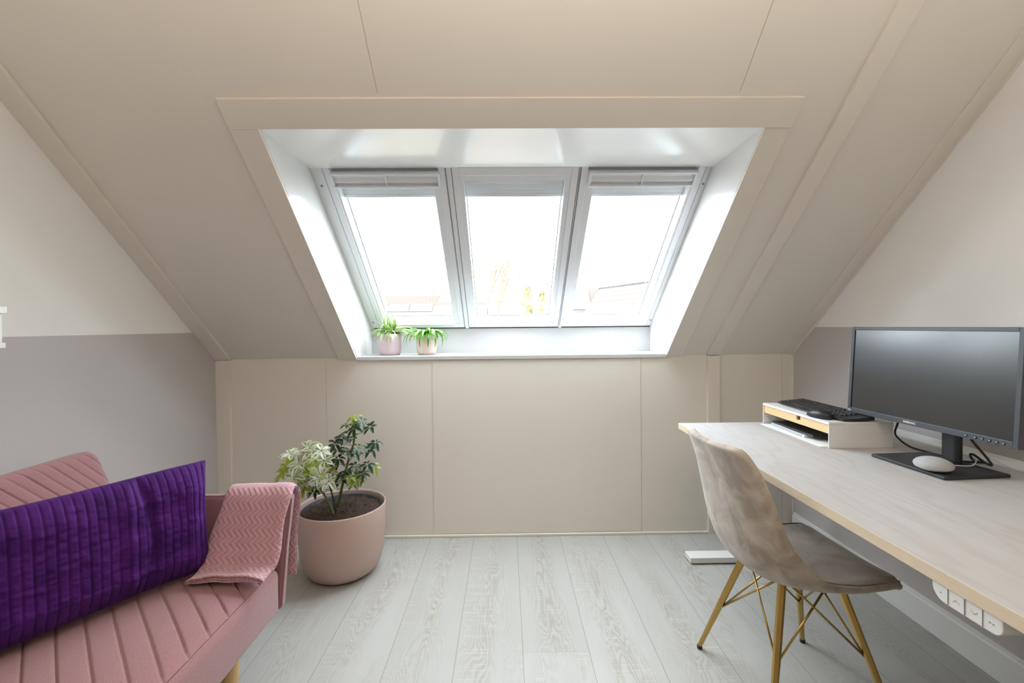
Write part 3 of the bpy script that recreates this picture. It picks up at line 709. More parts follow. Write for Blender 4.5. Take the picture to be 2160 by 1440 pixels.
for a_ in (((-.05, -.03, .122), 3.6, .06, -.2, 1.5, .008), ((.055, -.03, .124), -.3, .05, .0, 1.2, .007)):
    bm = bmesh.new(); blade(bm, *a_); o = obj('dry_leaf', bm, m_leaf_or, t); o['label'] = 'withered orange leaf tip'
t = small_pot('trailing_plant', 'glossy green strap-leaved plant in a blush pot on the skylight sill', -.477, 2.735, .060, .120, m_pot2)
bm = bmesh.new()
for k in range(34):
    az = 2*PI*k/34*2.618+rnd.uniform(-.2, .2); blade(bm, (.02*math.cos(az), .02*math.sin(az), .105), az, rnd.uniform(.12, .18) * (.75 if math.sin(az) > .5 else 1), rnd.uniform(.9, 1.25), rnd.uniform(2.2, 3.1), rnd.uniform(.017, .022), 12)
for az, Ln, rise, ar in ((-2.6, .19, 1.0, 3.2), (-3.0, .20, .95, 3.1), (-1.75, .17, .9, 3.1), (-.5, .19, 1.0, 3.3), (-.9, .18, .95, 3.4), (-.15, .17, 1.0, 2.9), (-1.3, .15, .8, 3.0)):
    blade(bm, (0, -.01, .108), az, Ln*1.08, rise, ar, .021, 14)
obj('foliage', bm, m_leaf_gr, t)
bm = bmesh.new(); blade(bm, (-.05, -.03, .112), 3.6, .075, .2, 1.9, .013); o = obj('yellow_leaf', bm, mat('yellow_leaf', (.75, .55, .04), .5), t); o['label'] = 'yellowed leaf'

# ================================================================== DESK
DZ = .73; dk = thing('desk', 'long pale birch height-adjustable desk with white frame along the right wall', 'desk', (0, 0, 0))
DX0, DX1, DY0, DY1 = .818, 1.612, .02, 2.159
bm = bmesh.new()
vs = box(bm, DX0, DX1, DY0, DY1, DZ-.027, DZ)
for f in bm.faces:
    f.material_index = 0 if abs(f.calc_center_median().z-DZ) < .001 else 1
obj('tabletop', bm, [m_desk, m_edge], dk, bev=.0012)
for y in (2.287, .30):
    bm = bmesh.new(); box(bm, .910, 1.58, y-.037, y+.037, .006, .034); obj('foot', bm, m_white2, dk, bev=.003)
    for xx in (.94, 1.55):
        bm = bmesh.new(); lathe(bm, [(0, 0), (.018, 0), (.018, .007), (0, .007)], 16, (xx, y)); obj('foot_pad', bm, m_black, dk)
    yy = min(y, 2.10); yy = y-.14 if y > 2 else y
    bm = bmesh.new(); box(bm, 1.21, 1.28, y-.03, y+.03, .034, .665); obj('leg', bm, m_white2, dk, bev=.003)
bm = bmesh.new(); box(bm, 1.20, 1.29, .25, 2.32, .664, .688); obj('crossbar', bm, m_white2, dk, bev=.002)
# control paddle under the front edge
bm = bmesh.new(); cy0, cy1 = .742, .868
cen = [(.0, 0)]; zt = DZ-.0275
pts = [(cy1, zt)] + [(cy1-.026+.026*math.cos(a), zt-.033+.026*(1-math.sin(a))) for a in lin(0, PI/2, 10)] + [(cy0+.016-.016*math.sin(a), zt-.033+.016*(1-math.cos(a))) for a in lin(0, PI/2, 10)] + [(cy0, zt)]
prism(bm, [(.822, y, z) for y, z in pts], (.05, 0, 0)); cp = obj('control_panel', bm, m_white2, dk, bev=.0015)
for y, wd in ((.836, .0003), (.805, .0008), (.774, .0003)):
    bm = bmesh.new(); box(bm, .8208, .8222, y-wd, y+wd, zt-.031, zt-.002); obj('button_gap', bm, m_grey, cp)
def mark(y, z, pts_):
    bm = bmesh.new(); tube(bm, [(.8213, y+a, z+b) for a, b in pts_], .00045, 4); obj('arrow_symbol', bm, m_steel, cp)
mark(.820, zt-.016, [(-.006, -.003), (0, .003), (.006, -.003)]); mark(.789, zt-.016, [(-.006, .003), (0, -.003), (.006, .003)])
for y in (.850, .762, .756):
    bm = bmesh.new(); box(bm, .8206, .8215, y-.0009, y+.0009, zt-.017, zt-.015); obj('dot_symbol', bm, m_grey, cp)

# white cable duct at the back edge of the desk
bm = bmesh.new(); prism(bm, [(1.613, .02, .725), (1.643, .02, .725), (1.643, .02, .752), (1.636, .02, .756), (1.620, .02, .748), (1.613, .02, .735)], (0, 1.95, 0))
tag(obj('cable_duct', bm, m_white2), 'white plastic cable duct between the desk edge and right wall', 'cable duct')

# ---- desktop shelf with drawer
ms = thing('monitor_riser', 'low white desk shelf with a bamboo drawer on the far desk end', 'shelf', (1.208, 1.690, DZ))
LX, LY, LZ = .245, .440, .097
bm = bmesh.new(); box(bm, 0, LX, 0, LY, LZ-.010, LZ); obj('shelf_top', bm, m_white2, ms, bev=.001)
for y in (0, LY-.004):
    bm = bmesh.new(); box(bm, 0, LX, y, y+.004, .0, LZ-.0102); obj('side_panel', bm, m_white2, ms, bev=.0008)
dr = obj('drawer', (lambda b: (box(b, .004, .012, .007, LY*.42-.012, LZ-.044, LZ-.0115), box(b, .004, .012, LY*.42+.012, LY-.007, LZ-.044, LZ-.0115), box(b, .004, .012, LY*.42-.012, LY*.42+.012, LZ-.044, LZ-.0285),
    box(b, .012, .22, .007, LY-.007, LZ-.044, LZ-.040), box(b, .012, .22, .007, .015, LZ-.040, LZ-.016), box(b, .012, .22, LY-.015, LY-.007, LZ-.040, LZ-.016), b)[-1])(bmesh.new()), m_bamboo, ms)
bm = bmesh.new(); box(bm, .0125, .016, LY*.42-.012, LY*.42+.012, LZ-.040, LZ-.0115); obj('finger_notch', bm, m_dark, dr)
# papers and books under it
bm = bmesh.new(); box(bm, 1.188, 1.398, 1.712, 2.118, DZ+.0002, DZ+.0015); tag(obj('paper_sheet', bm, m_paper), 'white paper sheets lying under the desk shelf', 'paper')
nb = thing('spiral_notebook', 'white spiral-bound notebook under the desk shelf, beneath the black tablet', 'notebook', (1.212, 1.846, DZ+.0018), -.05)
bm = bmesh.new(); box(bm, .004, .17, 0, .25, 0, .011); obj('pages', bm, m_paper, nb, bev=.001)
bm = bmesh.new()
for k in range(40):
    y = .006+k*.0061; tube(bm, [(.008+.0055*math.cos(a)-.003, y+.0006*i, .0060+.0062*math.sin(a)) for i, a in enumerate(lin(0, 2*PI, 8))], .0007, 4, cap=False)
obj('spiral_binding', bm, m_steel, nb)
bm = bmesh.new(); box(bm, 1.222, 1.385, 1.800, 2.088, DZ+.0134, DZ+.021); tag(obj('tablet', bm, m_black), 'black tablet lying on the spiral notebook under the shelf', 'tablet') ; bpy.data.objects['tablet'].modifiers.new('b', 'BEVEL').width = .003

# ---- keyboard: thin curved slab with keys
KZ = DZ+LZ
kb = thing('keyboard', 'black keyboard lying on the white desk shelf', 'keyboard', (1.268, 1.700, KZ), 0)
KW, KL = .124, .415
def kb_z(x): return .008+.012*(x/KW)**1.2
bm = bmesh.new()
outl = []
n = 14
for i in range(n+1):
    a = i/n; outl.append((-.010*math.sin(PI*a)+.0, a*KL))
for i in range(5):
    a = i/4; outl.append((a*KW*.96+.004, KL+.006*math.sin(PI*a)))
for i in range(5):
    a = 1-i/4; outl.append((a*KW*.96+.004, -.006*math.sin(PI*a)))
P1 = [bm.verts.new((x, y, .003)) for x, y in outl]; P2 = [bm.verts.new((x, y, kb_z(max(0, x)))) for x, y in outl]
bm.faces.new(P1[::-1]); bm.faces.new(P2)
for i in range(len(outl)): bm.faces.new((P1[i], P1[(i+1) % len(outl)], P2[(i+1) % len(outl)], P2[i]))
bmesh.ops.remove_doubles(bm, verts=bm.verts, dist=.0005); bmesh.ops.recalc_face_normals(bm, faces=bm.faces)
obj('keyboard_body', bm, m_black, kb, bev=.002)
for x in (.015, .11):
    for y in (.03, KL-.03):
        bm = bmesh.new(); box(bm, x-.01, x+.01, y-.01, y+.01, 0, .0035); obj('rubber_foot', bm, m_dark, kb)
def key(w_):
    bm = bmesh.new(); a = .0066; b = w_/2-.0012
    v0 = [bm.verts.new(q) for q in ((-a, -b, 0), (a, -b, 0), (a, b, 0), (-a, b, 0))]; v1 = [bm.verts.new((x*.78, y-math.copysign(.0014, y), .0062)) for x, y in ((-a, -b), (a, -b), (a, b), (-a, b))]
    bm.faces.new(v0[::-1]); bm.faces.new(v1)
    for i in range(4): bm.faces.new((v0[i], v0[(i+1) % 4], v1[(i+1) % 4], v1[i]))
    return bm
protos = {}
pit = .0163
rows = [[1]*15+[None]+[1]*4, [1]*13+[2]+[None]+[1]*4, [1.5]+[1]*12+[1.5]+[None]+[1]*4, [1.8]+[1]*11+[2.2]+[None]+[1]*4, [2.3]+[1]*10+[2.7]+[None]+[1]*4, [1.25]*3+[5.5]+[1.25]*4+[None]+[2, 1, 1]]
nk = 0
for ri, row in enumerate(rows):
    x = KW-.016-ri*.0185
    y = KL-.008
    for kk in row:
        if kk is None: y -= .006; continue
        wk = kk*pit*1.14
        if nk < 100:
            key_id = round(wk, 4)
            if key_id not in protos: o = obj('key', key(wk), m_key, kb); protos[key_id] = o
            else: o = protos[key_id].copy(); C.objects.link(o); o.parent = kb
            o.location = (x, y-wk/2, kb_z(x)-.0008); o.rotation_euler = (0, -.09, 0); nk += 1
        y -= wk
# ---- mouse
mo = thing('computer_mouse', 'black computer mouse on the white desk shelf in front of the keyboard', 'mouse', (1.238, 1.782, KZ), .25)
bm = bmesh.new()
def mpt(a, b):
    th = a*2*PI; r = math.sin(b*PI/2); x = .029*math.copysign(abs(math.cos(th))**.85, math.cos(th))*r; y = .051*math.copysign(abs(math.sin(th))**.85, math.sin(th))*r
    return V((x, y, .004+.030*math.cos(b*PI/2)**.6*(1-.25*(y/.051)**2-.15*y/.051)))
grid(bm, mpt, lin(0, 1, 48), lin(0.001, 1, 18)); grid(bm, lambda a, b: V((mpt(a, 1).x*b, mpt(a, 1).y*b, .0005 if b < 1 else .004)), lin(0, 1, 48), lin(.01, 1, 5), flip=True)
bmesh.ops.remove_doubles(bm, verts=bm.verts, dist=.0003); bmesh.ops.recalc_face_normals(bm, faces=bm.faces)
obj('mouse_shell', bm, m_black, mo, smooth=True)
bm = bmesh.new(); tube(bm, [(-.002, .024, .0255), (.002, .024, .0255)], .006, 16); o = obj('scroll_wheel', bm, m_dark, mo)

# ================================================================== MONITOR
mrot = math.atan2(.036, .56)    # turned slightly toward the room's near side
mon = thing('monitor', 'large black computer monitor on a square black stand on the desk', 'monitor', (1.395, 1.512, DZ), mrot)
# local: -x is the viewing side, +y toward far end
base_m = Matrix.Translation(V((.0, -.083, 0)))
bm = bmesh.new(); box(bm, -.112, .106, -.1775, .0785-.003, 0, .011); 
obj('stand_base', bm, m_black_m, mon, bev=.004, seg=3)
colx = .052
bm = bmesh.new()
box(bm, colx-.010, colx+.018, -.076, -.024, .011, .30); obj('stand_column', bm, m_black, mon, bev=.010, seg=4)
bm = bmesh.new(); lathe(bm, [(.0, .0115), (.030, .0115), (.030, .016), (0, .016)], 32, (colx+.004, -.05)); obj('swivel_ring', bm, m_black_m, mon)
# display head
tilt = math.radians(3.8)
HM = Matrix.Translation(V((-.012, 0, .117))) @ Matrix.Rotation(tilt, 4, 'Y')
y0, y1, hh = -.284, .294, .338
def head(name, bm, m, par=None, **k):
    bmesh.ops.transform(bm, matrix=HM, verts=bm.verts); return obj(name, bm, m, par or mon, **k)
bm = bmesh.new(); box(bm, .004, .040, y0+.004, y1-.004, .004, hh-.004); head('rear_housing', bm, m_black_m, bev=.008)
bm = bmesh.new(); bz = .0135
box(bm, 0, .020, y0, y0+bz, 0, hh); box(bm, 0, .020, y1-bz, y1, 0, hh); box(bm, 0, .020, y0+bz, y1-bz, 0, .0185); box(bm, 0, .020, y0+bz, y1-bz, hh-.013, hh)
bez = head('bezel', bm, m_bezel, bev=.0012)
bm = bmesh.new(); box(bm, .0035, .010, y0+bz-.001, y1-bz+.001, .0175, hh-.012); head('screen', bm, m_screen)
bm = bmesh.new()
for i, yy in enumerate((-.150, -.176, -.1945, -.2145, -.233, -.250)):
    vs = []
    bmt = bmesh.new(); lathe(bmt, [(0, .0), (.0042, .0), (.0042, .0012), (.003, .0018), (0, .0018)], 20)
    bmesh.ops.transform(bmt, matrix=HM @ Matrix.Translation(V((0, yy, .0088))) @ Matrix.Rotation(-PI/2, 4, 'Y'), verts=bmt.verts)
    obj('button', bmt, m_black, bez, smooth=False)
    bmt = bmesh.new(); box(bmt, -.0022, -.0017, yy-.0018, yy+.0018, .0080, .0096); bmesh.ops.transform(bmt, matrix=HM, verts=bmt.verts)
    obj('button_icon', bmt, m_logo, bez)
bm.free()
def text(s, size, m, mtx, parent, name, ext_=.0002, bold=.0):
    cu_ = bpy.data.curves.new(name, 'FONT'); cu_.body = s; cu_.size = size; cu_.extrude = ext_; cu_.offset = bold; cu_.align_x = 'CENTER'; cu_.align_y = 'CENTER'
    cu_.materials.append(m); o = bpy.data.objects.new(name, cu_); C.objects.link(o)
    dg = bpy.context.evaluated_depsgraph_get(); me = bpy.data.meshes.new_from_object(o.evaluated_get(dg)); bpy.data.objects.remove(o)
    o = bpy.data.objects.new(name, me); C.objects.link(o); me.transform(mtx); o.parent = parent
    if not me.materials: me.materials.append(m)
    return o
TM = HM @ Matrix.Translation(V((-.0004, .032, .0090))) @ Matrix(((0, 0, -1, 0), (-1, 0, 0, 0), (0, 1, 0, 0), (0, 0, 0, 1)))
text('SAMSUNG', .0098, m_logo, TM, bez, 'logo_lettering', bold=.00012)
bm = bmesh.new(); box(bm, -.0006, .001, y1-.020, y1-.004, .0035, .0155)
bmesh.ops.transform(bm, matrix=HM, verts=bm.verts); stk = obj('sticker', bm, m_bezel, bez)
bm = bmesh.new(); lathe(bm, [(0, 0), (.0038, 0), (.0038, .0004), (0, .0004)], 16); bmesh.ops.transform(bm, matrix=HM @ Matrix.Translation(V((-.0008, y1-.0085, .0095))) @ Matrix.Rotation(-PI/2, 4, 'Y'), verts=bm.verts)
vsb = box(bm, -.0012, -.0006, y1-.0185, y1-.0135, .006, .0125); bmesh.ops.transform(bm, matrix=HM, verts=vsb); o = obj('sticker_symbol', bm, m_led, stk); o['label'] = 'pale blue energy symbols'
# cables of the monitor
def cable(name, pts, r, m, label, cat='cable', n=40):
    bm = bmesh.new(); tube(bm, smooth_path(pts, n), r, 8); return tag(obj(name, bm, m, None, smooth=True), label, cat)
cable('power_cable', [(1.455, 1.66, .86), (1.452, 1.672, .82), (1.47, 1.70, .775), (1.49, 1.665, .741), (1.50, 1.60, .737), (1.50, 1.54, .739), (1.52, 1.50, .7345), (1.58, 1.48, .7345)], .0035, m_black, 'black cable curving down from behind the monitor to the desk')
cable('video_cable', [(1.478, 1.445, .86), (1.485, 1.435, .825), (1.505, 1.408, .775), (1.512, 1.398, .752), (1.500, 1.408, .758), (1.49, 1.430, .775), (1.50, 1.452, .770), (1.53, 1.47, .745), (1.58, 1.49, .7345)], .0035, m_black, 'black cable looping behind the monitor column')
# smart speaker
sp = thing('smart_speaker', 'small round grey fabric speaker resting on the monitor stand', 'speaker', (1.325, 1.395, DZ+.011))
bm = bmesh.new(); R2 = .049
lathe(bm, [(R2*.999, .0155)] + [(R2*math.cos(a), .0155+.0245*math.sin(a)) for a in lin(.08, PI/2-.02, 16)] + [(0, .040)], 64); obj('fabric_top', bm, m_cloth_w, sp, smooth=True)
bm = bmesh.new(); lathe(bm, [(0, .001), (.020, 0), (.036, .003), (.045, .008), (R2-.0003, .015), (R2*.97, .0157), (0, .0157)], 64); obj('speaker_base', bm, mat('pale_grey_shell', (.50, .50, .49), .5), sp, smooth=True)
cable('speaker_cable', [(1.368, 1.412, .7445), (1.40, 1.432, .7435), (1.425, 1.425, .7435), (1.475, 1.420, .745), (1.512, 1.440, .765), (1.535, 1.445, .770), (1.565, 1.425, .752), (1.60, 1.405, .7325)], .0018, m_white2, 'thin white cable from the round speaker to the desk back')
cable('charger_cable', [(1.628, 1.335, .757), (1.63, 1.31, .775), (1.632, 1.27, .785), (1.632, 1.20, .784), (1.63, 1.12, .765), (1.628, 1.08, .757)], .0019, m_white2, 'white cable arching over the cable duct at right edge')
bm = bmesh.new(); tube(bm, smooth_path([(1.618, 1.345, .7515), (1.6175, 1.25, .7500), (1.605, 1.15, .7325), (1.56, 1.08, .7325), (1.50, 1.0, .7325)], 20), .0018, 6); tag(obj('loose_cable', bm, m_white2, None, smooth=True), 'white cable lying on the desk beside the cable duct', 'cable')

# ================================================================== CHAIR
ch = thing('chair', 'taupe velvet shell chair with gold metal legs at the desk', 'chair', (.925, 1.485, 0), .075)
cprof = smooth_path([(.213, 0, .417), (.195, 0, .427), (.135, 0, .420), (.04, 0, .408), (-.06, 0, .402), (-.135, 0, .418), (-.185, 0, .462), (-.212, 0, .535), (-.228, 0, .620), (-.243, 0, .705), (-.262, 0, .780), (-.282, 0, .832)], 90)
def cframe(s):
    k = s*(len(cprof)-1); i = min(int(k), len(cprof)-2); p = cprof[i].lerp(cprof[i+1], k-i); a = cprof[max(i-1, 0)]; b = cprof[min(i+2, len(cprof)-1)]
    d = (b-a).normalized(); n = V((d.z, 0, -d.x)); return p, n     # n toward the sitter
    
halfw = [(0, .150), (.008, .170), (.024, .190), (.06, .203), (.15, .214), (.3, .222), (.42, .222), (.5, .220), (.6, .218), (.72, .210), (.84, .196), (.92, .184), (.955, .172), (.98, .154), (.993, .137), (1, .118)]
liftt = [(0, .004), (.1, .012), (.25, .030), (.36, .062), (.45, .098), (.53, .105), (.62, .085), (.75, .060), (.88, .042), (1, .020)]
def shell(s, t, off=0):
    p, n = cframe(s); w_ = sinterp(halfw, s); l = max(.002, sinterp(liftt, s))
    at = abs(t); y = w_*t; q = l*at**2.6
    y -= math.copysign(.010*at**6, t)*min(1, l/.05)
    an = math.radians(sinterp([(0, 92), (.2, 84), (.5, 50), (.75, 22), (1, 12)], s)); nl = V((math.cos(an), 0, math.sin(an)))
    nn = (n.lerp(nl, .6*at*at).normalized() - V((0, math.copysign(1, t), 0))*(2.6*l*at**1.6/w_)*.8).normalized()
    return p + V((0, y, 0)) + nl*q + nn*off
S_ = [.5-.5*math.cos(PI*q)*(1-.25*math.sin(PI*q)**2) for q in lin(0, 1, 110)]; T_ = [math.sin(PI/2*q) for q in lin(-1, 1, 56)]
bm = bmesh.new(); grid(bm, lambda s, t: shell(s, t), S_, T_)
bmesh.ops.recalc_face_normals(bm, faces=bm.faces)
bmesh.ops.solidify(bm, geom=bm.faces[:], thickness=.0)if False else None
A = None
def thick(bm, fn_a, fn_b, S, T):
    A = grid(bm, fn_a, S, T); B = grid(bm, fn_b, S, T, flip=True)
    def st(a, b):
        for i in range(len(a)-1):
            f = bm.faces.new((a[i], a[i+1], b[i+1], b[i])); f.smooth = True
    st([r[0] for r in A], [r[0] for r in B]); st([r[-1] for r in B], [r[-1] for r in A]); st(B[0], A[0]); st(A[-1], B[-1])
    bmesh.ops.recalc_face_normals(bm, faces=bm.faces)
bm.free(); bm = bmesh.new()
rim = lambda s, t: max(.02, 1-(1-min(1, (1-abs(t))/.09))**2)**.5 * max(.04, 1-(1-min(1, min(s, 1-s)/.022))**2)**.5
thick(bm, lambda s, t: shell(s, t, .008*rim(s, t)+.0005), lambda s, t: shell(s, t, -.0135*rim(s, t)-.0005), S_, T_)
obj('backrest_shell', bm, m_velvet, ch, smooth=True)
bm = bmesh.new()
rim2 = lambda s, t: min(1, max(0, (.93-abs(t))/.10))**.5 * min(1, max(0, min(s-.012, .975-s)/.03))**.5
S2 = lin(.013, .974, 90); T2 = lin(-.93, .93, 44)
grid(bm, lambda s, t: shell(s, t, .0078+.010*rim2(s, t)+.0015*noise.noise(shell(s, t)*14)*rim2(s, t)), S2, T2); bmesh.ops.recalc_face_normals(bm, faces=bm.faces)
obj('seat_pad', bm, m_velvet2, ch, smooth=True)
bm = bmesh.new(); loop = [shell(s, -.94, .010) for s in lin(.012, .975, 60)] + [shell(.975, t, .010) for t in lin(-.9, .9, 20)] + [shell(s, .94, .010) for s in lin(.975, .012, 60)] + [shell(.012, t, .010) for t in lin(.9, -.94, 20)]
tube(bm, loop, .0028, 6); obj('piping', bm, m_velvet2, ch, smooth=True)
# gold base
feet = {'a': (-.205, .197), 'b': (.195, .190), 'c': (-.195, -.192), 'd': (.198, -.188)}
tops = {k: (x*.47+.005, y*.47) for k, (x, y) in feet.items()}
for k in feet:
    a = V((*feet[k], .010)); b = V((*tops[k], .398))
    bm = bmesh.new(); tube(bm, [b, b.lerp(a, .5), a], [.0125, .0115, .0082], 6); lg = obj('leg', bm, m_gold, ch, bev=.001)
    bm = bmesh.new(); lathe(bm, [(0, 0), (.0085, 0), (.0095, .004), (.0090, .013), (0, .013)], 16, feet[k]); obj('foot_cap', bm, m_black, lg)
adj = {'a': 'bc', 'b': 'ad', 'c': 'ad', 'd': 'bc'}
for k in feet:
    jt = V((*feet[k], 0)).lerp(V((*tops[k], .398)), .47); jt.x *= .96; jt.y *= .96
    bm = bmesh.new()
    for q in adj[k]:
        e = V((*tops[q], .392)).lerp(V((*tops[k], .392)), .14); tube(bm, [jt, e], .0034, 8)
    obj('brace_wire', bm, m_gold, ch, smooth=True)
bm = bmesh.new(); box(bm, -.075, .085, -.085, .085, .388, .396); obj('mounting_plate', bm, m_black, ch, bev=.003)

# ================================================================== WALL CABINET at left edge
wc = thing('wall_cabinet', 'small white wall-mounted cabinet at the left edge above the sofa', 'cabinet', (XL, 0, 1.15))
bm = bmesh.new(); box(bm, 0, .190, 1.0-.5, 1.342, .100, .120); obj('top_board', bm, m_white2, wc, bev=.001)
bm = bmesh.new(); box(bm, 0, .182, .504, 1.334, .016, .0995); obj('cabinet_body', bm, m_white2, wc)
bm = bmesh.new(); box(bm, 0, .188, .50, 1.338, 0, .0155); obj('bottom_board', bm, m_white2, wc, bev=.001)

# ================================================================== OUTSIDE
def tile_mat(name, c, sx, sy):
    m, t, b = nt(name); b.inputs['Roughness'].default_value = .9; b.inputs['Specular IOR Level'].default_value = 0.0
    uv = N(t, 'ShaderNodeUVMap'); s = N(t, 'ShaderNodeSeparateXYZ'); L(t, uv.outputs[0], s.inputs[0])
    a = math_(t, 'FRACT', math_(t, 'MULTIPLY', s.outputs[0], sx)); q = math_(t, 'FRACT', math_(t, 'MULTIPLY', s.outputs[1], sy))
    g = math_(t, 'MAXIMUM', math_(t, 'LESS_THAN', a, .22), math_(t, 'LESS_THAN', q, .25))
    L(t, mixc(t, g, c, tuple(x*.62 for x in c)), b.inputs['Base Color']); return m
m_tile = tile_mat('pink_roof_tile', (.135, .106, .093), 3.6, 3.2)
m_tile2 = tile_mat('pale_roof_tile', (.138, .112, .097), 3.6, .01)
m_ridge = mat('ridge_tile', (.075, .068, .068), .8, spec=0.0)
m_solar = mat('solar_panel', (.108, .096, .094), .7, spec=0.0)
m_render = mat('pale_render', (.14, .132, .125), .9, spec=0.0)
m_ground = mat('pale_paving', (.30, .25, .20), .95, spec=0.0, var=.3, vscale=.3)
m_twig = mat('twig_bark', (.19, .125, .065), .9, spec=0.0, var=.3, vscale=3)
m_conif = mat('yellow_green_needles', (.42, .37, .17), .9, spec=0.0, var=.4, vscale=2)
GZ = -5.2
bm = bmesh.new(); box(bm, -60, 60, 3.5, 120, GZ-.2, GZ); struct(obj('floor_garden', bm, m_ground), 'ground outside'); bpy.data.objects['floor_garden'].name = 'ground'
def quad(bm, p, mi=0, uvs=None):
    uvl = bm.loops.layers.uv.verify(); f = bm.faces.new([bm.verts.new(V(q)) for q in p]); f.material_index = mi
    u = (V(p[1])-V(p[0])); v = (V(p[3])-V(p[0]))
    for lp, q in zip(f.loops, p):
        d = V(q)-V(p[0]); lp[uvl].uv = (d.dot(u.normalized()), d.dot(v.normalized()))
def roof_slab(name, p, m, parent, t=.12):
    bm = bmesh.new(); quad(bm, p); n = (V(p[1])-V(p[0])).cross(V(p[3])-V(p[0])).normalized()
    if n.z < 0: n = -n
    quad(bm, [V(q)-n*t for q in p][::-1]); prism(bm, [V(q)-n*.001 for q in p], -n*t)
    return obj(name, bm, m, parent)
E_ = H
h1 = thing('house', 'neighbouring house with a long low roof and solar panels, far left through the skylights', 'house', (0, 0, 0))
bm = bmesh.new(); box(bm, -9.5, -1.15, 24.2, 28.5, GZ, E_-.6)
for x in (-9.5, -1.15-.01): prism(bm, [(x, 24.2, E_-.6), (x, 28.5, E_-.6), (x, 26.6, E_+1.35)], (.01, 0, 0))
obj('walls', bm, m_render, h1)
rs = roof_slab('roof', [(-9.8, 23.7, E_-.95), (-1.05, 23.7, E_-.95), (-1.05, 26.6, E_+1.43), (-9.8, 26.6, E_+1.43)], m_tile2, h1)
roof_slab('roof', [(-9.8, 26.6, E_+1.43), (-1.05, 26.6, E_+1.43), (-1.05, 29, E_-.9), (-9.8, 29, E_-.9)], m_tile2, h1)
nrm = V((0, -2.38, 2.9)).normalized()
def rp(x, k): return V((x, 23.7+2.9*k, E_-.95+2.38*k))+nrm*.05
for x0, x1, k0, k1 in ((-6.7, -5.55, .76, .94), (-5.5, -4.2, .76, .94), (-6.9, -4.9, .50, .70), (-3.75, -2.6, .58, .76), (-2.55, -2.0, .58, .76), (-3.75, -2.6, .36, .54)):
    bm = bmesh.new(); prism(bm, [rp(x0, k0), rp(x1, k0), rp(x1, k1), rp(x0, k1)], -nrm*.04); obj('solar_panel', bm, m_solar, h1)
h3 = thing('house', 'low distant rooftops beyond the left neighbouring house', 'house', (0, 0, 0))
bm = bmesh.new(); box(bm, -12, -5.0, 31, 35, GZ, E_+1.35); obj('walls', bm, m_render, h3)
roof_slab('roof', [(-12.2, 30.6, E_+1.25), (-4.8, 30.6, E_+1.25), (-4.8, 33, E_+2.25), (-12.2, 33, E_+2.25)], m_tile2, h3)
# antenna on it
# right house: tiled roof with receding ridge, wing with a panel
h2 = thing('house', 'neighbouring house with a pink tiled roof, seen through the right skylight', 'house', (0, 0, 0))
P1 = V((7.0, 13.6, E_+1.62)); P2 = V((4.30, 21.1, E_+1.70)); rd = (P2-P1).normalized(); pd = V((-rd.y, rd.x, 0)).normalized()
if pd.x > 0: pd = -pd
dn = pd*3.4+V((0, 0, -2.9))
roof_slab('roof', [P1+dn, P2+dn, P2, P1], m_tile, h2)
bm = bmesh.new(); n_r = int((P2-P1).length/.3)
for k in range(n_r):
    a = P1.lerp(P2, k/n_r); b = P1.lerp(P2, (k+.85)/n_r); tube(bm, [a, b], .06, 6)
obj('ridge_tiles', bm, m_ridge, h2)
Q1 = V((4.5, 21.0, E_+1.72)); Q2 = V((2.2, 21.0, E_+1.72)); dn2 = V((0, -3.1, -2.9))
roof_slab('roof', [Q2+dn2, Q1+dn2, Q1, Q2], m_tile2, h2)
n2_ = V((0, -2.9, 3.1)).normalized()
for k0, k1, xa, xb in ((.06, .36, 2.9, 3.75), (.42, .75, 2.6, 3.35)):
    bm = bmesh.new(); prism(bm, [Q2+V((xa-2.2, 0, 0))+dn2*k0+n2_*.05, Q2+V((xb-2.2, 0, 0))+dn2*k0+n2_*.05, Q2+V((xb-2.2, 0, 0))+dn2*k1+n2_*.05, Q2+V((xa-2.2, 0, 0))+dn2*k1+n2_*.05], -n2_*.04); obj('solar_panel', bm, m_solar, h2)
bm = bmesh.new()
prism(bm, [(2.3, 18.1, GZ), (2.3, 23.5, GZ), (8, 23.5, GZ), (10.5, 16, GZ), (6.8, 13.2, GZ)], (0, 0, E_-1.3-GZ)); obj('walls', bm, m_render, h2)
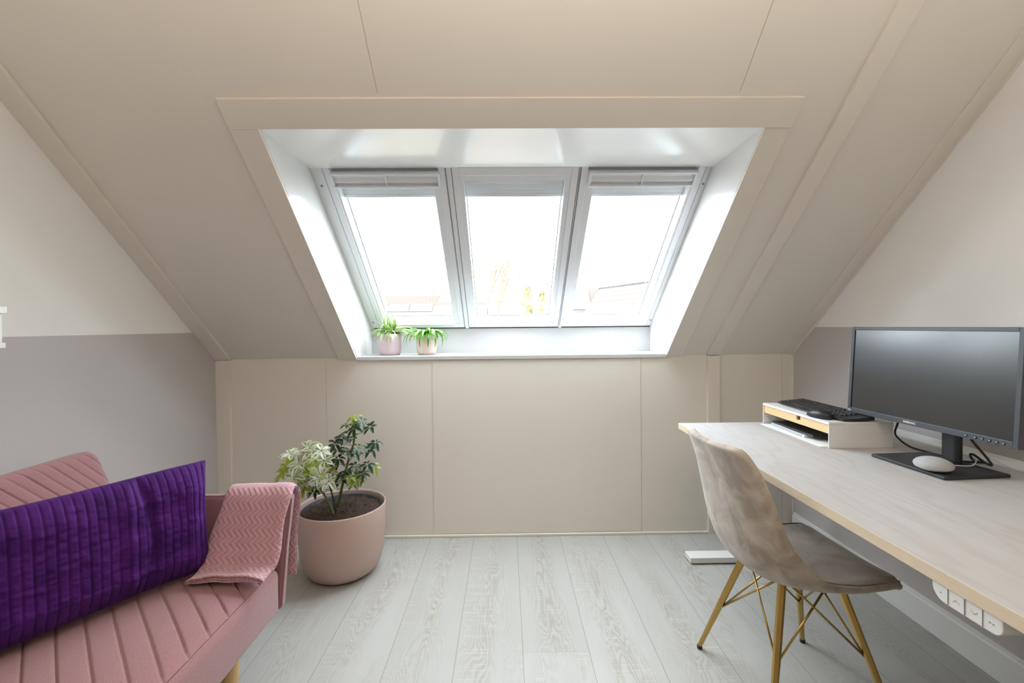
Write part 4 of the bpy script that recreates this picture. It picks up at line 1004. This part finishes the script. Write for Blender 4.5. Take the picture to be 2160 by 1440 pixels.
# trees
def bare_tree(name, label, x, y, base, top, spread, seed, r0_=.16, depth=6, grp=None):
    R = random.Random(seed); t = thing(name, label, 'tree', (x, y, base), 0, grp)
    bm = bmesh.new(); bt = bmesh.new(); Ht = top-base
    def br(p, d, l, r, k):
        e = p+d*l; mid = p.lerp(e, .5)+V((R.uniform(-1, 1), R.uniform(-1, 1), 0))*l*.05
        tube(bm if k < 2 else bt, [p, mid, e], [max(r, .011), max(r*.85, .010), max(r*.68, .009)], 5 if k < 2 else 3, cap=False)
        if k >= depth: return
        nb_ = 3 if k < 5 else 2
        for i in range(nb_):
            ax = V((R.uniform(-1, 1), R.uniform(-1, 1), R.uniform(-.15, .3))).normalized()
            nd = (d*1.0+ax*spread*(1 if i else .45)+V((0, 0, .18))).normalized()
            br(e if i < 2 else p.lerp(e, .7), nd, l*R.uniform(.66, .86), r*.62, k+1)
    br(V((0, 0, 0)), V((0, 0, 1)), Ht*.34, r0_, 0)
    obj('trunk', bm, m_twig, t); obj('branches', bt, m_twig, t)
bare_tree('bare_tree', 'tall bare branching tree seen through the middle skylight', -1.2, 33, GZ, E_+4.9, .55, 3, .15, 7, 'bare winter trees')
bare_tree('bare_tree', 'lower bare tree behind the left neighbouring roof', -8.6, 43, GZ, E_+4.9, .7, 9, .12, 7, 'bare winter trees')
bare_tree('bare_tree', 'bare tree between the left and middle skylights', -7.6, 54, GZ, E_+7.2, .6, 14, .12, 7, 'bare winter trees')
def conifer(label, x, y, base, top, rad, seed):
    R = random.Random(seed); t = thing('conifer', label, 'tree', (x, y, base), 0, 'yellow-green conifers')
    bm = bmesh.new(); Ht = top-base; tube(bm, [(0, 0, 0), (0, 0, Ht*.9)], [.12, .03], 6); obj('trunk', bm, m_twig, t)
    bm = bmesh.new()
    for k in range(2600):
        h = R.uniform(.15, 1)**.8; a = R.uniform(0, 2*PI); rr_ = rad*(1-h)**.8*R.uniform(.4, 1)+.03; c = V((rr_*math.cos(a), rr_*math.sin(a), h*Ht)); s = R.uniform(.06, .16)
        d = V((math.cos(a), math.sin(a), R.uniform(-.1, .8)))*s*1.6; sd = V((-math.sin(a), math.cos(a), R.uniform(-.3, .3)))*s*.6
        vv = [bm.verts.new(q) for q in (c-sd, c+sd, c+d)]; bm.faces.new(vv)
    obj('foliage', bm, m_conif, t)
conifer('yellow-green pointed conifer, left of the pair in the middle skylight', 1.35, 28, GZ, E_+2.4, 2.6, 1)
conifer('yellow-green pointed conifer, right of the pair in the middle skylight', 2.55, 32, GZ, E_+2.4, 2.4, 2)
conifer('smaller yellow-green conifer at the right foot of the middle skylight', 1.15, 22.5, GZ, E_+1.0, 1.1, 4)
bpy.context.view_layer.update()
